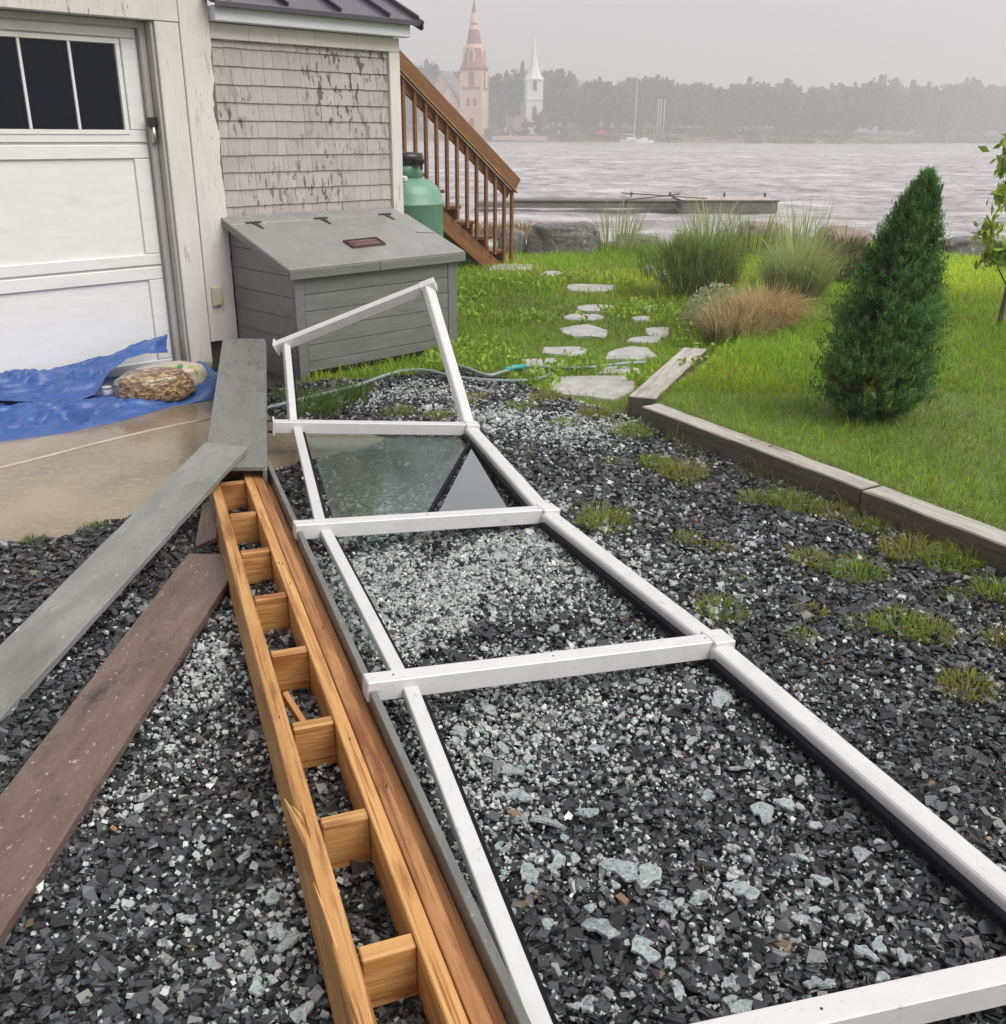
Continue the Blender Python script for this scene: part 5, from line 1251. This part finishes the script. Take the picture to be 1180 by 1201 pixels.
if n > 42000: x, y, z = x[:42000], y[:42000], z[:42000]; n = 42000
L = rng.gamma(4, .0018, n)*np.clip(np.hypot(y, 1.6)/3.0, .9, 1.5)
gcol = vary((.80, .89, .87), n, .36, .02)
V, Fc, C = shards(np.stack([x, y, z + rng.uniform(.012, .021, n)], 1), L, L*rng.uniform(.7, 1, n), np.minimum(L*.8, .009), .5, gcol, .3)
o = link('crushed_glass', np_me('crushed_glass', V, Fc, C, crumb_m), None); tag(o, 'pale crumbs of shattered safety glass strewn over the gravel', 'broken glass', kind='stuff')
NG = n
random.seed(21)
FRG = [(730, 1022, 52), (760, 1030, 40), (705, 1090, 46), (755, 1115, 44), (845, 822, 34), (690, 955, 30), (895, 955, 40), (920, 945, 26), (875, 1048, 34), (860, 1040, 24), (820, 1055, 26), (780, 1064, 26), (1010, 1003, 26), (1015, 1120, 30), (1030, 1110, 24), (965, 1035, 24),
       (600, 905, 34), (640, 965, 34), (610, 935, 34), (555, 1005, 38), (620, 1025, 30), (540, 860, 26), (870, 1185, 36), (1060, 1125, 22), (700, 880, 22), (755, 800, 20), (650, 740, 22), (620, 668, 18), (460, 700, 18), (430, 745, 20), (735, 905, 24), (810, 870, 20), (690, 1180, 26), (830, 935, 22), (955, 1155, 24), (540, 690, 16), (700, 730, 18),
       (575, 835, 26), (590, 880, 22), (655, 1010, 26), (1000, 1080, 24), (940, 1080, 22), (340, 1105, 34), (325, 1095, 28), (355, 1190, 30), (300, 1160, 24), (220, 1080, 22), (170, 935, 22), (245, 1130, 18), (320, 1055, 26), (520, 905, 22), (880, 640, 18), (515, 1190, 30)]
while len(FRG) < 150:
    a_, b_ = random.uniform(400, 1120), random.uniform(660, 1195)
    dd = float(gdens(np.array([a_]), np.array([b_]))[0]); q_ = gp(a_, b_)
    if random.random() < .12 + dd and pip(np.array([q_.x]), np.array([q_.y]), [(v_.x, v_.y) for v_ in PB[2 if b_ < 800 else 3]])[0]: FRG.append((a_, b_, random.uniform(9, 19)*(b_/1000)))
for k, (a_, b_, s_) in enumerate(FRG):
    p = gp(a_, b_, .02); r = s_*math.hypot(p.y, 1.6)/1150.0*.44; n_ = 15; pts = []; ph = random.uniform(0, 6.28); k2 = random.uniform(.1, .32); k3 = random.uniform(.08, .25)
    for j in range(n_):
        t = j*2*math.pi/n_ + random.uniform(-.16, .16); q = r*(.80 + k2*math.sin(2*t + ph) + k3*math.sin(3*t + 2*ph) + random.uniform(-.22, .22)); q = max(q, r*.25); pts.append((math.cos(t)*q*1.12, math.sin(t)*q*.9))
    M = Matrix.Translation(p + Vector((0, 0, random.uniform(.0, .004)))) @ Matrix.Rotation(random.uniform(0, 6.28), 4, 'Z') @ Matrix.Rotation(random.gauss(0, .16), 4, 'X') @ Matrix.Rotation(random.gauss(0, .16), 4, 'Y')
    o = link('glass_fragment', poly_me('glass_fragment', pts, 0, .0065, .0012), frag_m, None, M)
    qx, qy = np.array([p.x]), np.array([p.y]); bay = [bool(pip(qx, qy, [(v_.x, v_.y) for v_ in PB[i_]])[0]) for i_ in (2, 3)]
    where = 'in the railing bay thick with crumbs' if bay[0] else 'in the largest open bay of the railing' if bay[1] else 'on the gravel beside the lumber frame' if p.x < 0 else 'on the gravel outside the fallen railing'
    size = 'large' if s_ > 29 else 'small' if s_ < 20 else 'middling'
    tag(o, size + ' crazed clump of safety glass ' + where, 'glass fragment', size + ' glass clumps ' + where)

# fallen dead leaves
x, y = scatter(110, -1.4, 2.2, 1.2, 5); px, py = pixv(np.stack([x, y, 0*x], 1)); k = ~pip(x, y, PUD) & (lawnmask(x, y) < .4); x, y = x[k][:70], y[k][:70]
V, Fc, C = cards(np.stack([x, y, 0*x + .028], 1), rng.uniform(.012, .03, len(x)), vary((.40, .22, .09), len(x), .35), .6)
o = link('leaf_litter', np_me('leaf_litter', V, Fc, C, leaf_m), None); tag(o, 'small scattered dead leaves and bark bits on the gravel', 'leaf litter', kind='stuff')

# ---------------------------------------------------------------- misty air
hzm = bpy.data.materials.new('mist'); hzm.use_nodes = True; nt = hzm.node_tree; nt.nodes.clear()
pv_ = nd(nt, 'ShaderNodeVolumePrincipled', {'Color': (.97, .96, .975, 1), 'Density': .0025, 'Anisotropy': .35})
nd(nt, 'ShaderNodeOutputMaterial', {'Volume': pv_.outputs[0]})
bm = bmesh.new(); bmesh.ops.create_cube(bm, size=1)
for v in bm.verts: v.co = Vector((v.co.x*1900, v.co.y*1300 + 300, v.co.z*50 + 20))
o = link('haze', bmesh_me('haze', bm), hzm); tag(o, 'rainy mist over the lake and its far shore', 'haze', kind='stuff')
bpy.context.view_layer.update()
print('chips', NCHIP, 'glass', NG, 'tris', sum(sum(len(p.vertices)-2 for p in m_.polygons) if len(m_.polygons) < 5000 else len(m_.loops) - 2*len(m_.polygons) for m_ in bpy.data.meshes))
